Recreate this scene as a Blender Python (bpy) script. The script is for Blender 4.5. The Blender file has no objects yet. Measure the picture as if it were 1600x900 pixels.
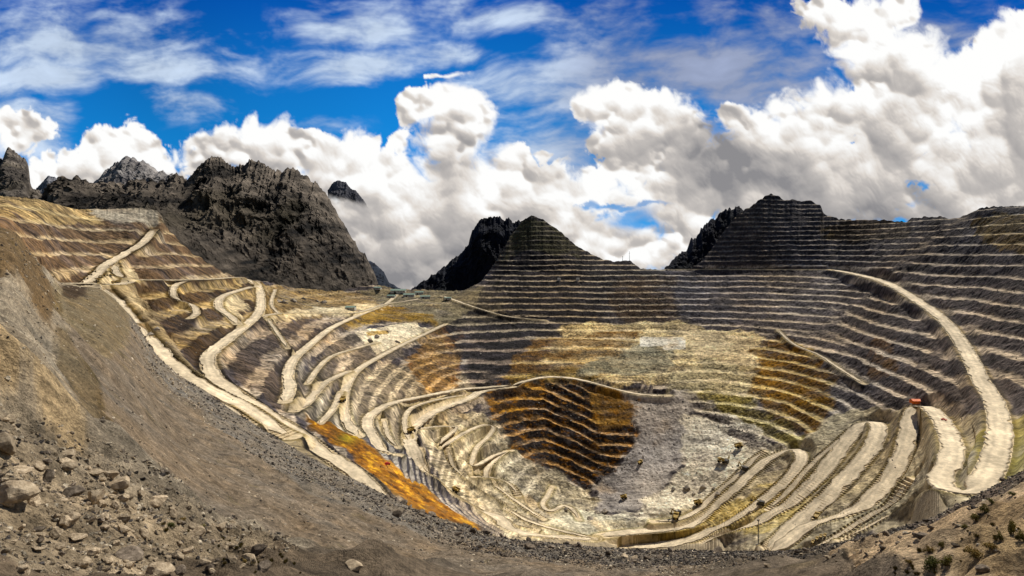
import bpy, bmesh, math, random
import numpy as np
from mathutils import Vector, Matrix

random.seed(7)
rng = np.random.default_rng(11)
sc = bpy.context.scene
col = sc.collection
F = 800 / math.tan(math.radians(40))      # survey station: 80 degree view, horizon line at 400
HZ = 400.0
def zat(v, Y): return -(v - HZ) * Y / F
def xat(u, Y): return (u - 800.0) * Y / F

# ------------------------------------------------------------------ noise
_g = np.random.default_rng(5)
PERM = np.concatenate([_g.permutation(512)] * 3)
ANG = _g.uniform(0, 2 * np.pi, 512)
GX, GY = np.cos(ANG), np.sin(ANG)
def perlin(x, y):
    xi = np.floor(x).astype(np.int64); yi = np.floor(y).astype(np.int64)
    xf = x - xi; yf = y - yi
    xi &= 511; yi &= 511
    w1 = xf * xf * xf * (xf * (xf * 6 - 15) + 10); w2 = yf * yf * yf * (yf * (yf * 6 - 15) + 10)
    def g(ix, iy, dx, dy):
        h = PERM[(PERM[ix & 511] + (iy & 511))]
        return GX[h] * dx + GY[h] * dy
    a = g(xi, yi, xf, yf); b = g(xi + 1, yi, xf - 1, yf)
    c = g(xi, yi + 1, xf, yf - 1); d = g(xi + 1, yi + 1, xf - 1, yf - 1)
    return ((a + w1 * (b - a)) * (1 - w2) + (c + w1 * (d - c)) * w2) * 1.5
def fbm(x, y, lam, octs=4, gain=0.5, off=0.0):
    s = 0; a = 1.0; n = 0
    for k in range(octs):
        s = s + a * perlin(x / lam + 17.3 * k + off, y / lam - 9.1 * k + off * 1.7); n += a
        lam *= 0.5; a *= gain
    return s / n
def ridged(x, y, lam, octs=5, gain=0.5, off=0.0):
    s = 0; a = 1.0; n = 0
    for k in range(octs):
        s = s + a * (1 - 2.2 * np.abs(perlin(x / lam + 31.7 * k + off, y / lam + 11.9 * k - off))); n += a
        lam *= 0.5; a *= gain
    return s / n
def sstep(a, b, x):
    t = np.clip((x - a) / (b - a), 0, 1); return t * t * (3 - 2 * t)
def pchip(xk, yk, x):
    xk = np.asarray(xk, float); yk = np.asarray(yk, float)
    h = np.diff(xk); d = np.diff(yk) / h; m = np.zeros_like(yk)
    m[0] = d[0]; m[-1] = d[-1]
    for i in range(1, len(xk) - 1):
        if d[i - 1] * d[i] > 0:
            w1 = 2 * h[i] + h[i - 1]; w2 = h[i] + 2 * h[i - 1]
            m[i] = (w1 + w2) / (w1 / d[i - 1] + w2 / d[i])
    x = np.clip(x, xk[0], xk[-1])
    i = np.clip(np.searchsorted(xk, x, side='right') - 1, 0, len(h) - 1)
    t = (x - xk[i]) / h[i]
    return ((2*t**3 - 3*t**2 + 1) * yk[i] + (t**3 - 2*t**2 + t) * h[i] * m[i]
            + (-2*t**3 + 3*t**2) * yk[i+1] + (t**3 - t**2) * h[i] * m[i+1])
def inpoly(px, py, poly):
    poly = np.asarray(poly, float); inside = np.zeros(px.shape, bool)
    j = len(poly) - 1
    for i in range(len(poly)):
        x1, y1 = poly[i]; x2, y2 = poly[j]
        if y1 != y2:
            c = ((y1 > py) != (y2 > py)) & (px < (x2 - x1) * (py - y1) / (y2 - y1) + x1)
            inside ^= c
        j = i
    return inside
def srgb(r, g, b):
    f = lambda c: c / 12.92 if c <= 0.04045 else ((c + 0.055) / 1.055) ** 2.4
    return np.array([f(r / 255), f(g / 255), f(b / 255)])

# ------------------------------------------------------------------ materials
def mat_new(name):
    m = bpy.data.materials.new(name); m.use_nodes = True
    nt = m.node_tree; b = nt.nodes['Principled BSDF']
    b.inputs['Specular IOR Level'].default_value = 0.15
    return m, nt, b
def attr_mat(name, scales=(0.1, 0.6), amp=0.35, bump=0.5, bdist=1.0, rough=0.95, coords='Object'):
    m, nt, b = mat_new(name)
    at = nt.nodes.new('ShaderNodeAttribute'); at.attribute_name = 'Col'
    tc = nt.nodes.new('ShaderNodeTexCoord')
    last = at.outputs['Color']
    for i, s in enumerate(scales):
        n = nt.nodes.new('ShaderNodeTexNoise'); n.inputs['Scale'].default_value = s
        n.inputs['Detail'].default_value = 6; n.inputs['Roughness'].default_value = 0.65
        nt.links.new(tc.outputs[coords], n.inputs['Vector'])
        mr = nt.nodes.new('ShaderNodeMapRange')
        mr.inputs['From Min'].default_value = 0.34; mr.inputs['From Max'].default_value = 0.66
        mr.inputs['To Min'].default_value = 1 - amp; mr.inputs['To Max'].default_value = 1 + amp
        nt.links.new(n.outputs['Fac'], mr.inputs['Value'])
        vm = nt.nodes.new('ShaderNodeVectorMath'); vm.operation = 'SCALE'
        nt.links.new(last, vm.inputs[0]); nt.links.new(mr.outputs['Result'], vm.inputs['Scale'])
        last = vm.outputs['Vector']
        if i == len(scales) - 1:
            bp = nt.nodes.new('ShaderNodeBump'); bp.inputs['Strength'].default_value = bump
            bp.inputs['Distance'].default_value = bdist
            nt.links.new(n.outputs['Fac'], bp.inputs['Height']); nt.links.new(bp.outputs['Normal'], b.inputs['Normal'])
    nt.links.new(last, b.inputs['Base Color']); b.inputs['Roughness'].default_value = rough
    return m
def plain_mat(name, rgb, rough=0.6, metal=0.0, var=0.25, scale=0.8):
    m, nt, b = mat_new(name)
    tc = nt.nodes.new('ShaderNodeTexCoord'); n = nt.nodes.new('ShaderNodeTexNoise')
    n.inputs['Scale'].default_value = scale; n.inputs['Detail'].default_value = 6
    cr = nt.nodes.new('ShaderNodeValToRGB')
    cr.color_ramp.elements[0].position = 0.3; cr.color_ramp.elements[1].position = 0.7
    cr.color_ramp.elements[0].color = (*[c * (1 - var) for c in rgb], 1)
    cr.color_ramp.elements[1].color = (*[min(1, c * (1 + var)) for c in rgb], 1)
    nt.links.new(tc.outputs['Object'], n.inputs['Vector']); nt.links.new(n.outputs['Fac'], cr.inputs['Fac'])
    nt.links.new(cr.outputs['Color'], b.inputs['Base Color'])
    b.inputs['Roughness'].default_value = rough; b.inputs['Metallic'].default_value = metal
    return m
M_PIT = attr_mat('mined_rock', (0.02, 0.12), 0.28, 0.7, 3.0)
M_SCREE = attr_mat('loose_gravel', (0.3, 1.7, 8.0), 0.40, 1.0, 0.25)
M_MTN = attr_mat('mountain_rock', (0.008, 0.05), 0.35, 0.9, 9.0)
M_ROAD = attr_mat('haul_road_dust', (0.05, 0.3), 0.17, 0.3, 0.4)

# ------------------------------------------------------------------ mesh building
def link(name, me, mat=None, parent=None):
    o = bpy.data.objects.new(name, me); col.objects.link(o)
    if mat: me.materials.append(mat)
    if parent: o.parent = parent
    return o
def mesh_np(name, co, quads, colors=None, smooth=False):
    me = bpy.data.meshes.new(name)
    nv = len(co); nf, k = quads.shape
    me.vertices.add(nv); me.vertices.foreach_set('co', co.astype(np.float32).ravel())
    me.loops.add(nf * k); me.loops.foreach_set('vertex_index', quads.astype(np.int32).ravel())
    me.polygons.add(nf); me.polygons.foreach_set('loop_start', np.arange(0, nf * k, k, dtype=np.int32))
    me.update(calc_edges=True)
    me.polygons.foreach_set('use_smooth', np.full(nf, smooth))
    if colors is not None:
        a = me.color_attributes.new('Col', 'FLOAT_COLOR', 'POINT')
        c4 = np.ones((nv, 4), np.float32); c4[:, :colors.shape[1]] = colors
        a.data.foreach_set('color', c4.ravel())
    return me
def grid_mesh(name, X, Y, Z, C, mat, smooth=False):
    R, K = X.shape
    idx = np.arange(R * K).reshape(R, K)
    q = np.stack([idx[:-1, :-1], idx[:-1, 1:], idx[1:, 1:], idx[1:, :-1]], -1).reshape(-1, 4)
    me = mesh_np(name, np.stack([X, Y, Z], -1).reshape(-1, 3), q, C.reshape(R * K, -1), smooth)
    return link(name, me, mat)
def struct(o): o['kind'] = 'structure'; return o
def tag(o, label, cat, group=None, kind=None):
    o['label'] = label; o['category'] = cat
    if group: o['group'] = group
    if kind: o['kind'] = kind
    return o

# ------------------------------------------------------------------ terrain survey lines  (u : depression line, distance)
def L(d): 
    k = sorted(d); return (k, [d[i][0] for i in k], [d[i][1] for i in k])
def ev(line, u, log=True):
    v = pchip(line[0], line[1], u); Y = np.exp(pchip(line[0], np.log(line[2]), u)); return v, Y
lB = L({-170:(890,5.5),0:(900,6),400:(903,14),700:(905,60),1000:(906,105),1200:(905,62),1400:(903,15),1600:(900,8),1770:(890,7)})
lC = L({-170:(520,28),0:(640,18),100:(700,20),200:(745,24),300:(815,30),400:(860,38),500:(890,48),700:(899,80),1000:(901,120),1200:(895,92),1300:(880,62),1400:(860,52),1500:(828,46),1600:(788,40),1770:(720,35)})
lC2 = L({-170:(500,45),0:(625,30),100:(692,40),200:(740,50),300:(812,64),400:(858,78),500:(888,92),700:(893,135),1000:(896,160),1200:(887,130),1300:(872,95),1400:(850,76),1500:(815,66),1600:(768,60),1770:(690,55)})
lM = L({-170:(420,100),0:(500,90),100:(560,130),200:(640,150),300:(720,170),400:(775,160),500:(820,160),700:(862,185),1000:(880,190),1200:(876,160),1300:(862,122),1400:(838,102),1500:(800,88),1600:(750,76),1770:(670,70)})
lS = L({-170:(335,250),0:(352,260),25:(362,270),50:(398,300),75:(425,360),100:(445,420),150:(450,480),200:(488,500),250:(560,430),330:(618,380),430:(683,330),560:(752,290),700:(815,260),800:(842,240),900:(852,230),1000:(857,220),1100:(858,210),1200:(863,190),1300:(851,150),1400:(826,130),1500:(786,110),1600:(736,95),1770:(650,90)})
TAB = {
-170:[(334,520),(322,640),(316,700)],
0:[(350,600),(330,750),(314,820)],
50:[(396,640),(360,760),(330,860)],
100:[(440,700),(410,800),(380,880),(345,960)],
150:[(447,800),(420,880),(390,960),(345,1080)],
200:[(478,740),(450,850),(420,950),(380,1050),(350,1110)],
250:[(545,640),(500,770),(450,930),(410,1050),(375,1150)],
300:[(590,600),(560,680),(520,790),(480,920),(440,1100),(405,1230)],
400:[(665,545),(620,640),(580,740),(540,880),(500,1030),(470,1200),(445,1450)],
500:[(728,500),(690,580),(650,720),(600,870),(560,1020),(520,1200),(490,1400),(463,1650)],
600:[(775,500),(740,600),(700,720),(670,850),(620,1000),(580,1150),(540,1350),(510,1480),(480,1650),(462,1880)],
700:[(812,560),(790,760),(760,880),(700,1000),(640,1150),(600,1290),(560,1420),(520,1560),(480,1700),(462,1840)],
800:[(838,760),(820,920),(760,1080),(700,1180),(640,1260),(600,1330),(560,1440),(510,1650),(470,1770),(425,1885)],
900:[(848,960),(800,1072),(765,1165),(680,1250),(600,1334),(560,1450),(515,1640),(470,1760),(425,1880)],
1000:[(852,1000),(800,1060),(760,1140),(700,1225),(610,1350),(560,1460),(510,1660),(470,1760),(425,1890)],
1100:[(852,980),(800,1050),(740,1130),(680,1220),(620,1320),(560,1470),(515,1610),(470,1740),(425,1880)],
1200:[(858,800),(800,940),(740,1060),(680,1160),(620,1270),(560,1420),(520,1530),(470,1700),(420,1880)],
1300:[(847,730),(760,880),(700,1000),(650,1100),(600,1200),(540,1350),(480,1560),(420,1780)],
1400:[(822,650),(760,770),(700,870),(640,980),(560,1120),(500,1250),(430,1450),(390,1570)],
1500:[(784,500),(700,650),(640,800),(560,960),(480,1150),(400,1320),(365,1400)],
1600:[(732,500),(640,700),(550,870),(450,1030),(400,1120),(355,1210)],
1770:[(648,380),(560,600),(450,840),(400,930),(350,1010)]}
lR = sorted([(-170,308,760),(0,305,880),(60,311,920),(100,321,1020),(115,326,1060),(130,327,1120),(230,325,1190),(245,329,1190),(254,338,1195),(260,352,1200),(275,370,1220),(300,393,1270),(350,424,1370),(385,433,1500),(420,440,1540),(450,447,1620),(520,455,1750),(560,448,1860),(580,443,1900),(610,449,1950),(640,452,1950),(700,454,1900),(732,454,1900),(745,447,1900),(760,428,1910),(775,407,1930),(790,382,1960),(800,365,1990),(815,347,2010),(830,336,2020),(845,341,2020),(870,357,2010),(900,383,1990),(940,404,1960),(960,408,1955),(985,407,1950),(1000,419,1920),(1040,420,1920),(1080,419,1920),(1098,405,1925),(1112,388,1950),(1132,358,1980),(1150,337,2000),(1175,320,2020),(1190,310,2030),(1203,301,2050),(1215,305,2050),(1225,312,2050),(1240,311,2050),(1255,315,2050),(1265,311,2050),(1275,318,2040),(1282,320,2030),(1287,333,2000),(1310,341,1950),(1360,343,1850),(1415,345,1720),(1425,340,1700),(1470,337,1560),(1485,341,1530),(1515,334,1470),(1530,322,1430),(1600,319,1320),(1770,316,1100)])
rk = np.array([r[0] for r in lR], float); rv = np.array([r[1] for r in lR], float); rY = np.array([r[2] for r in lR], float)
NS = 25
tk = sorted(TAB); tv1 = []; tvW = []; tY = []
for u in tk:
    v = np.array([p[0] for p in TAB[u]], float); Y = np.array([p[1] for p in TAB[u]], float)
    tv1.append(v[0]); tvW.append(v[-1])
    s = (v[0] - v) / (v[0] - v[-1]); tY.append(np.exp(pchip(s, np.log(Y), np.linspace(0, 1, NS))))
tY = np.array(tY)
def pit_frame(u):
    u = np.asarray(u, float)
    v1 = pchip(tk, tv1, u); vW = pchip(tk, tvW, u)
    Yt = np.stack([np.exp(pchip(tk, np.log(tY[:, i]), u)) for i in range(NS)])   # (NS, len(u))
    vR = np.interp(u, rk, rv); YR = pchip(rk, rY, u)
    return v1, vW, Yt, vR, YR

# columns
U = np.arange(-165, 1766, 1.55); K = len(U)
v1, vW, Yt, vR, YR = pit_frame(U)
vR = vR + 1.6 * perlin(U / 9.0, U * 0 + 3) + 0.8 * perlin(U / 3.5, U * 0 + 8)
vR = np.minimum(vR, vW - 3); YR = np.maximum(YR, Yt[-1] + 12)
# pit rows : first visible ground to rim
n1, n2, n3 = 620, 170, 14
s = np.linspace(0, 1, n1)[:, None]
V = v1[None] + s * (vW - v1)[None]
si = np.linspace(0, NS - 1, n1); i0 = np.clip(si.astype(int), 0, NS - 2); ft = (si - i0)[:, None]
YY = Yt[i0] * (1 - ft) + Yt[i0 + 1] * ft
s2 = np.linspace(0, 1, n2 + 1)[1:, None]
V2 = vW[None] + s2 * (vR - vW)[None]; Y2 = Yt[-1][None] + s2 * (YR - Yt[-1])[None]
PV = np.concatenate([V, V2]); PY = np.concatenate([YY, Y2]); PU = np.repeat(U[None], len(PV), 0)
PZ = zat(PV, PY); PX = xat(PU, PY)

def warped(u, v, a=5.0, lam=26.0):
    return (u + a * fbm(u, v * 1.3, lam, 3) * 1.6 + a * .4 * perlin(u / 4.1, v / 4.1), v + a * 0.6 * fbm(u, v, lam, 3, off=40) * 1.6)
PUw, PVw = warped(PU, PV, 11, 34.0)
def box(a, r):
    for ax in (0, 1):
        p = np.pad(a, [(r + 1, r) if k == ax else (0, 0) for k in (0, 1)], mode='edge'); cs = np.cumsum(p, axis=ax)
        n = a.shape[ax]
        hi = np.take(cs, np.arange(2 * r + 1, 2 * r + 1 + n), axis=ax); lo = np.take(cs, np.arange(0, n), axis=ax)
        a = (hi - lo) / (2 * r + 1)
    return a
ZQ = fbm(PX * .5, PY + PZ * 1.5, 40, 5, off=621, gain=.75)
ZN = fbm(PX, PY, 70, 5, off=601, gain=.72) + .5 * fbm(PX * .35, PY, 22, 3, off=611)

# ---- zones of the pit (surveyed outlines) : rock colour of the faces with shade put in, dust colour of the benches with caught sun put in, bench weight, bench height
def c(r, g, b, k=1.0): return srgb(r, g, b) * k
rock = np.zeros(PZ.shape + (3,)); sunlit_dust = np.zeros_like(rock)
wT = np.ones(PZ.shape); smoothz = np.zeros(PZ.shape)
rock[:] = c(68, 63, 64); sunlit_dust[:] = c(160, 147, 130)
# broad east-west change
rt = sstep(1000, 1300, PU)[..., None]
rock[:] = rock * (1 - rt) + c(84, 77, 74) * rt
PADS = [[(338,464),(372,455),(384,470),(376,500),(345,492)],[(140,440),(165,420),(205,408),(224,440),(190,449),(160,448)],[(178,466),(214,462),(240,500),(206,506)],[(410,490),(600,471),(604,482),(420,500)],[(1000,700),(1010,700),(1010,702)],[(925,815),(985,812),(980,838),(930,842)],[(1062,800),(1090,792),(1094,815),(1066,820)],[(1140,765),(1180,742),(1180,760),(1150,778)],[(790,765),(812,768),(818,790),(796,792)]]
STRIP = [(484,654),(520,668),(556,686),(596,714),(640,748),(696,788),(766,838),(735,842),(690,818),(640,784),(588,742),(540,702),(498,674)]
def zone(poly, rk_, ds_=None, w=None, k=1.0, hard=False):
    if hard: m = inpoly(PU, PV, poly).astype(float)
    else:
        m = box(box(inpoly(PUw, PVw, poly).astype(float), 7), 5)
        m = sstep(.25, .75, m + 1.5 * ZN * 4 * m * (1 - m) * .8)
    mm = (m * np.clip(k * (.86 + 1.5 * (ZQ if k > .5 else 0)), 0, 1))[..., None]
    rock[:] = rock * (1 - mm) + rk_ * mm
    if ds_ is not None: sunlit_dust[:] = sunlit_dust * (1 - mm) + ds_ * mm
    if w is not None: wT[:] = wT * (1 - m) + w * m
# left brown cut slopes
zone([(-200,250),(260,250),(262,350),(400,436),(395,450),(240,440),(80,446),(40,400),(-200,380)], c(98,80,62), c(156,138,110), 1)
zone([(-200,250),(100,250),(150,330),(170,350),(60,345),(0,330),(-200,330)], c(150,128,92), c(180,160,120), .6)
zone([(130,318),(262,318),(262,345),(200,350),(140,340)], c(160,150,132), c(170,160,142), .2)
# below left junction : dark olive gullies
zone([(80,447),(240,438),(400,436),(410,500),(340,560),(300,570),(240,500),(180,470),(90,500)], c(72,57,40), c(150,130,94), 1)
zone([(150,440),(205,440),(290,560),(420,660),(560,745),(560,800),(300,640),(215,560)], c(140,126,100), c(172,158,132), .15)
zone([(395,440),(470,445),(560,455),(600,470),(610,480),(470,500),(410,500)], c(128,108,76), c(170,150,114), .5)
zone([(410,500),(520,492),(600,480),(520,530),(450,580),(440,640),(400,610),(345,565)], c(80,70,62), c(150,134,114), .9)
zone([(560,450),(760,450),(810,500),(700,512),(620,480)], c(120,110,88), c(150,140,112), .35)
zone([(520,530),(600,490),(560,520),(640,550),(560,580),(470,650),(440,640)], c(108,98,86), c(178,163,142), .9)
zone([(455,650),(560,580),(660,560),(770,600),(640,680),(600,700)], c(124,114,98), c(186,173,150), .9)
zone([(600,477),(655,485),(700,505),(660,508),(590,500),(540,520),(530,505)], c(128,102,54), c(158,134,82), .4)
# orange-brown east facing wall
zone([(690,508),(725,520),(715,560),(725,600),(660,612),(630,560)], c(112,78,44), c(160,130,92), 1, .85)
zone([(640,550),(690,512),(715,560),(700,608),(655,615)], c(108,88,58), c(158,128,88), 1, .6)
# near black central benches
zone([(700,500),(742,478),(760,440),(800,330),(860,330),(1000,405),(1040,430),(1035,500),(905,512),(850,540),(800,590),(740,600),(718,560)], c(30,27,29), c(142,131,114), 1)
zone([(720,520),(820,520),(850,590),(740,605),(715,570)], c(30,27,27), c(124,110,98), 1)
zone([(960,432),(1060,432),(1055,500),(960,505)], c(66,52,40), c(140,122,98), 1, .8)
zone([(1060,425),(1200,425),(1190,500),(1060,500)], c(56,54,58), c(140,132,126), 1, .8)
zone([(820,335),(870,350),(905,395),(790,400),(795,372)], c(60,56,42), c(88,84,60), .6)
# plateau
zone([(880,508),(1060,505),(1200,525),(1190,560),(1195,600),(1120,615),(1060,600),(880,598),(850,560)], c(190,170,130), c(214,196,158), .5)
zone([(835,525),(1000,515),(1000,545),(950,590),(850,590),(800,600),(780,588)], c(100,74,42), c(160,136,94), 1, .85)
zone([(790,585),(880,575),(960,590),(900,600),(800,605)], c(112,90,52), c(150,128,80), .8)
zone([(1000,540),(1060,540),(1045,580),(900,590),(930,560)], c(124,118,98), c(150,140,116), .5)
zone([(1000,527),(1070,527),(1072,545),(1035,546),(1035,541),(1000,541)], c(214,204,184), c(214,204,184), 0, hard=True)
zone([(1060,512),(1200,528),(1185,545),(1180,575),(1100,560),(1070,530)], c(210,188,150), c(218,198,162), .3)
zone([(1040,585),(1120,560),(1200,600),(1180,650),(1100,625),(1040,620)], c(158,146,116), c(196,182,150), .7)
# ochre benches
zone([(1185,525),(1215,528),(1275,550),(1298,590),(1300,640),(1275,690),(1220,660),(1170,620),(1180,575)], c(106,76,32), c(172,150,104), 1, .9)
zone([(1190,545),(1250,560),(1290,620),(1270,680),(1200,630),(1175,590)], c(128,94,40), c(180,156,106), 1, .6)
zone([(1090,605),(1170,620),(1240,670),(1290,692),(1240,700),(1150,660),(1090,630)], c(128,114,68), c(182,168,124), 1)
# right hand wall brown patches
zone([(1360,530),(1400,525),(1400,570),(1375,600),(1360,570)], c(112,84,52), None, None, .6)
zone([(1520,335),(1610,330),(1770,340),(1770,395),(1610,390),(1530,380)], c(122,94,34), c(160,130,62), 1, .9)
zone([(1270,345),(1420,345),(1410,372),(1330,378),(1275,368)], c(72,58,38), c(104,86,52), .7)
zone([(1040,250),(1290,250),(1290,420),(1060,420)], c(50,48,52), c(110,104,100), 1, .9)
zone([(1290,340),(1770,300),(1770,460),(1500,440),(1300,400)], c(48,45,46), c(104,96,88), 1, .55)
# lower right pale road country
zone([(1180,700),(1240,690),(1300,650),(1360,640),(1430,630),(1490,640),(1560,650),(1600,640),(1770,600),(1770,700),(1500,800),(1200,870),(900,860),(930,820),(1100,800)], c(166,152,124), c(208,192,160), .3)
zone([(1180,760),(1300,740),(1240,820),(1100,850),(960,860),(1060,830)], c(178,158,108), c(210,194,148), .3)
zone([(1500,700),(1600,640),(1770,600),(1770,700),(1560,760)], c(150,136,84), c(180,162,108), .3)
# inner pit, dark banded
zone([(762,612),(830,593),(900,592),(1000,620),(998,680),(960,735),(925,762),(880,745),(800,700),(765,660)], c(38,30,24), c(156,122,82), .95)
zone([(762,608),(842,596),(850,640),(800,650),(770,640)], c(64,46,26), c(150,112,56), 1, .8)
zone([(925,612),(985,615),(998,660),(950,672),(930,650)], c(128,96,52), c(172,136,80), .3, .85)
# rubble chute
zone([(975,612),(1090,610),(1078,690),(1040,760),(985,800),(925,800),(925,762),(962,735),(998,690)], c(180,170,158), c(180,170,158), 0)
zone([(1000,640),(1060,640),(1020,720),(960,770),(990,700)], c(160,151,142), c(150,142,136), 0, .6)
# pale inner floor
zone([(640,660),(765,640),(800,700),(880,748),(925,765),(925,805),(940,850),(820,850),(700,770)], c(162,150,126), c(212,198,170), .7)
zone([(1060,640),(1160,650),(1210,700),(1140,780),(1080,820),(960,830),(930,810),(985,800),(1040,760),(1078,690)], c(232,218,192), c(236,222,198), .25)
zone([(1090,612),(1200,700),(1200,712),(1110,660),(1070,630)], c(112,104,96), c(186,174,154), .9)
zone([(920,800),(1000,808),(1100,790),(1060,828),(960,842),(830,838),(840,815)], c(206,196,170), c(214,204,180), 0)
# orange tailings strip
zone(STRIP, c(150,110,60), c(170,130,60), 0)
zone([(478,655),(540,672),(570,700),(545,706),(490,672)], c(110,74,22), c(130,90,30), 0, .8)
# pale mine pad
zone([(553,518),(600,510),(650,502),(656,511),(676,512),(640,530),(600,545),(588,551),(570,535)], c(226,208,176), c(226,208,176), 0, hard=True)
zone([(572,519),(608,515),(606,522),(574,525)], c(160,132,82), c(160,132,82), 0, hard=True)
for pd in PADS: zone(pd, c(206,190,158), c(206,190,158), .1)
# smooth bench-weight edges, suppress benches very near the hidden lip
def blur(a, n):
    for _ in range(n):
        a = (a + np.roll(a, 1, 0) + np.roll(a, -1, 0) + np.roll(a, 1, 1) + np.roll(a, -1, 1)) / 5
    return a
wT = blur(wT, 5)
# ---- relief of the pit
nz = fbm(PX, PY, 260, 3, off=3) * 9 + fbm(PX, PY, 60, 3, off=9) * 3.0
edge = sstep(0, 25, v1[None] - PV) * (0.25 + 0.75 * sstep(0, 14, PV - vR[None]))
PZ = PZ + nz * edge * (0.4 + 0.6 * (1 - wT)) * 0.8
# dark inner faces are finer, left cut slopes taller
veeb = ((PU > 740) & (PU < 1010) & (PV > 590) & (PV < 780)).astype(float)
HW = [(21.0, np.ones(PZ.shape)), (15.5, (PY > 1480).astype(float)), (21.0, (PU < 420).astype(float)), (17.0, veeb), (15.0, ((PU > 1050) & (PU < 1320) & (PV > 520) & (PV < 720)).astype(float)), (10.0, ((PV > 700) & (PU > 1120)).astype(float)), (12.0, ((PU > 480) & (PU < 760) & (PV > 560)).astype(float))]
HW = [(h_, sstep(.3, .7, box(box(m_, 22), 12) + .12 * ZN)) for h_, m_ in HW]
wob = fbm(PX, PY, 220, 2, off=21) * 0.3 + fbm(PX, PY, 35, 3, off=31) * 0.13
wob = wob + box(veeb, 6) * (2.6 * np.clip((PX - xat(850, 1250)) / (xat(935, 1250) - xat(850, 1250)), 0, 1) + .3 * fbm(PX, PY, 60, 3, off=35))
pfl = 0.46 - .10 * box(((PU > 680) & (PU < 1100) & (PV < 600)).astype(float), 10) + 0.25 * fbm(PX, PY, 90, 3, off=51)
spill = sstep(0.22, 0.38, fbm(PX, PY, 70, 3, off=81)) * sstep(0.0, 0.2, fbm(PX, PY, 400, 2, off=85) + .15)
spill = np.maximum(spill, box(veeb, 6) * sstep(.1, .4, fbm(PX, PZ * 1.5, 36, 3, off=87)) * .9)
wt = wT * (1 - 0.75 * spill)
ramp = 0.14; Zt = None; flatf = None
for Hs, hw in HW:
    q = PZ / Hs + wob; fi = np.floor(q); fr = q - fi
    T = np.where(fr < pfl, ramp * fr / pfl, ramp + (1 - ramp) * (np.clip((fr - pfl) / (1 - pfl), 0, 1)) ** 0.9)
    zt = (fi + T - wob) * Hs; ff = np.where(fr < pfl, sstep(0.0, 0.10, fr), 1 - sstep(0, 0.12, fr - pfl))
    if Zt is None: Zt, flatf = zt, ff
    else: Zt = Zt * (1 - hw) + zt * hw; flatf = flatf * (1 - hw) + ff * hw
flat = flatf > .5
PZ = PZ * (1 - wt) + Zt * wt
mid = fbm(PX, PY, 14, 4, off=71, gain=.6)
PZ = PZ + (mid * 2.6 + fbm(PX, PY, 5, 2, off=75) * 1.1) * edge * np.where(wT > .4, np.where(flat, 0.35, 1.1), .8)
zone_mask_chute = inpoly(PU, PV, [(975,612),(1090,610),(1078,690),(1040,760),(985,800),(925,800),(925,762),(962,735),(998,690)])

# ---- colour of the pit
CY = PY * .8 + PZ * 1.9; CX = PX + PZ * .35
nA = fbm(CX, CY, 120, 4, off=101); nB = fbm(CX, CY, 24, 4, off=111, gain=.7); nC = fbm(CX, CY, 7, 3, off=121, gain=.85)
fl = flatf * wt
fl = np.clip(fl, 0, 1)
PC = rock * (1 - fl[..., None]) + sunlit_dust * fl[..., None]
nD = fbm(CX, CY, 3.6, 2, off=127); slab = fbm(CX * .2, CY, 11, 4, off=171, gain=.7)
lum = 1 + 0.6 * nA + 1.1 * nB + 1.3 * nC + 1.1 * nD + .9 * slab
lum = 1 + (lum - 1) * (.55 + .45 * sstep(.15, .6, wT)) ; lum = np.where((PV > 600) & (PU > 480) & (PY < 1200), 1 + (lum - 1) * .9, lum)
lum = np.where(zone_mask_chute, 1 + (lum - 1) * .2 + .22 * fbm(PX * 2.2 + PY, PY * .35, 18, 3, off=181), lum)
PC = PC * np.clip(lum, 0.25, 2.2)[..., None]
warm = np.clip(fbm(PX, PY, 300, 3, off=131) * 1.2, -1, 1)[..., None]
PC = PC * (1 + warm * np.array([.14, .02, -.16]))
rust = (sstep(.25, .6, fbm(PX, PY, 90, 4, off=141)) * sstep(1350, 900, PU) * sstep(400, 500, PV))[..., None] * .35
PC = PC * (1 - rust) + PC.mean(-1, keepdims=True) * np.array([1.5, .95, .4]) * rust
gold = (sstep(.05, .4, fbm(CX * 1.3, CY * 1.6, 30, 5, off=191, gain=.75)) * box(veeb, 10) * inpoly(PUw, PVw, [(762,600),(830,590),(900,590),(1000,615),(998,680),(960,735),(925,762),(880,745),(800,700),(765,660)]))[..., None] * .75
PC = PC * (1 - gold) + (c(150, 104, 48) * np.clip(1 + nC + .6 * nB, .4, 1.6)[..., None]) * gold
# green-gold and red stains in the tailings strip
strip = inpoly(.5 * (PU + PUw), .5 * (PV + PVw), STRIP)
along = (PU - 480) * .85 + (PV - 655) * .5; across = (PV - 655) * .85 - (PU - 480) * .5
st = fbm(along, across * 5, 34, 5, off=151, gain=.7)
scol = c(146,98,42) + (c(206,156,66) - c(146,98,42)) * sstep(.05, .3, st)[..., None]
scol = scol + (c(84,54,24) - scol) * sstep(.02, -.3, st + .3 * nB)[..., None]
strip = (sstep(.35, .8, box(strip.astype(float), 5) + .6 * nB) * (.3 + .7 * sstep(-.35, .05, fbm(along, across * 5, 20, 4, off=155))))[..., None]
g1 = np.exp(-((PU - 545) / 16) ** 2 - ((PV - 686) / 7) ** 2)[..., None]; g1 = g1 * .6; scol = scol * (1 - g1) + c(140, 140, 50) * g1
PC = PC * (1 - strip) + scol * np.clip(1 + .5 * nC + .5 * nD, .5, 1.6)[..., None] * strip

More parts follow.
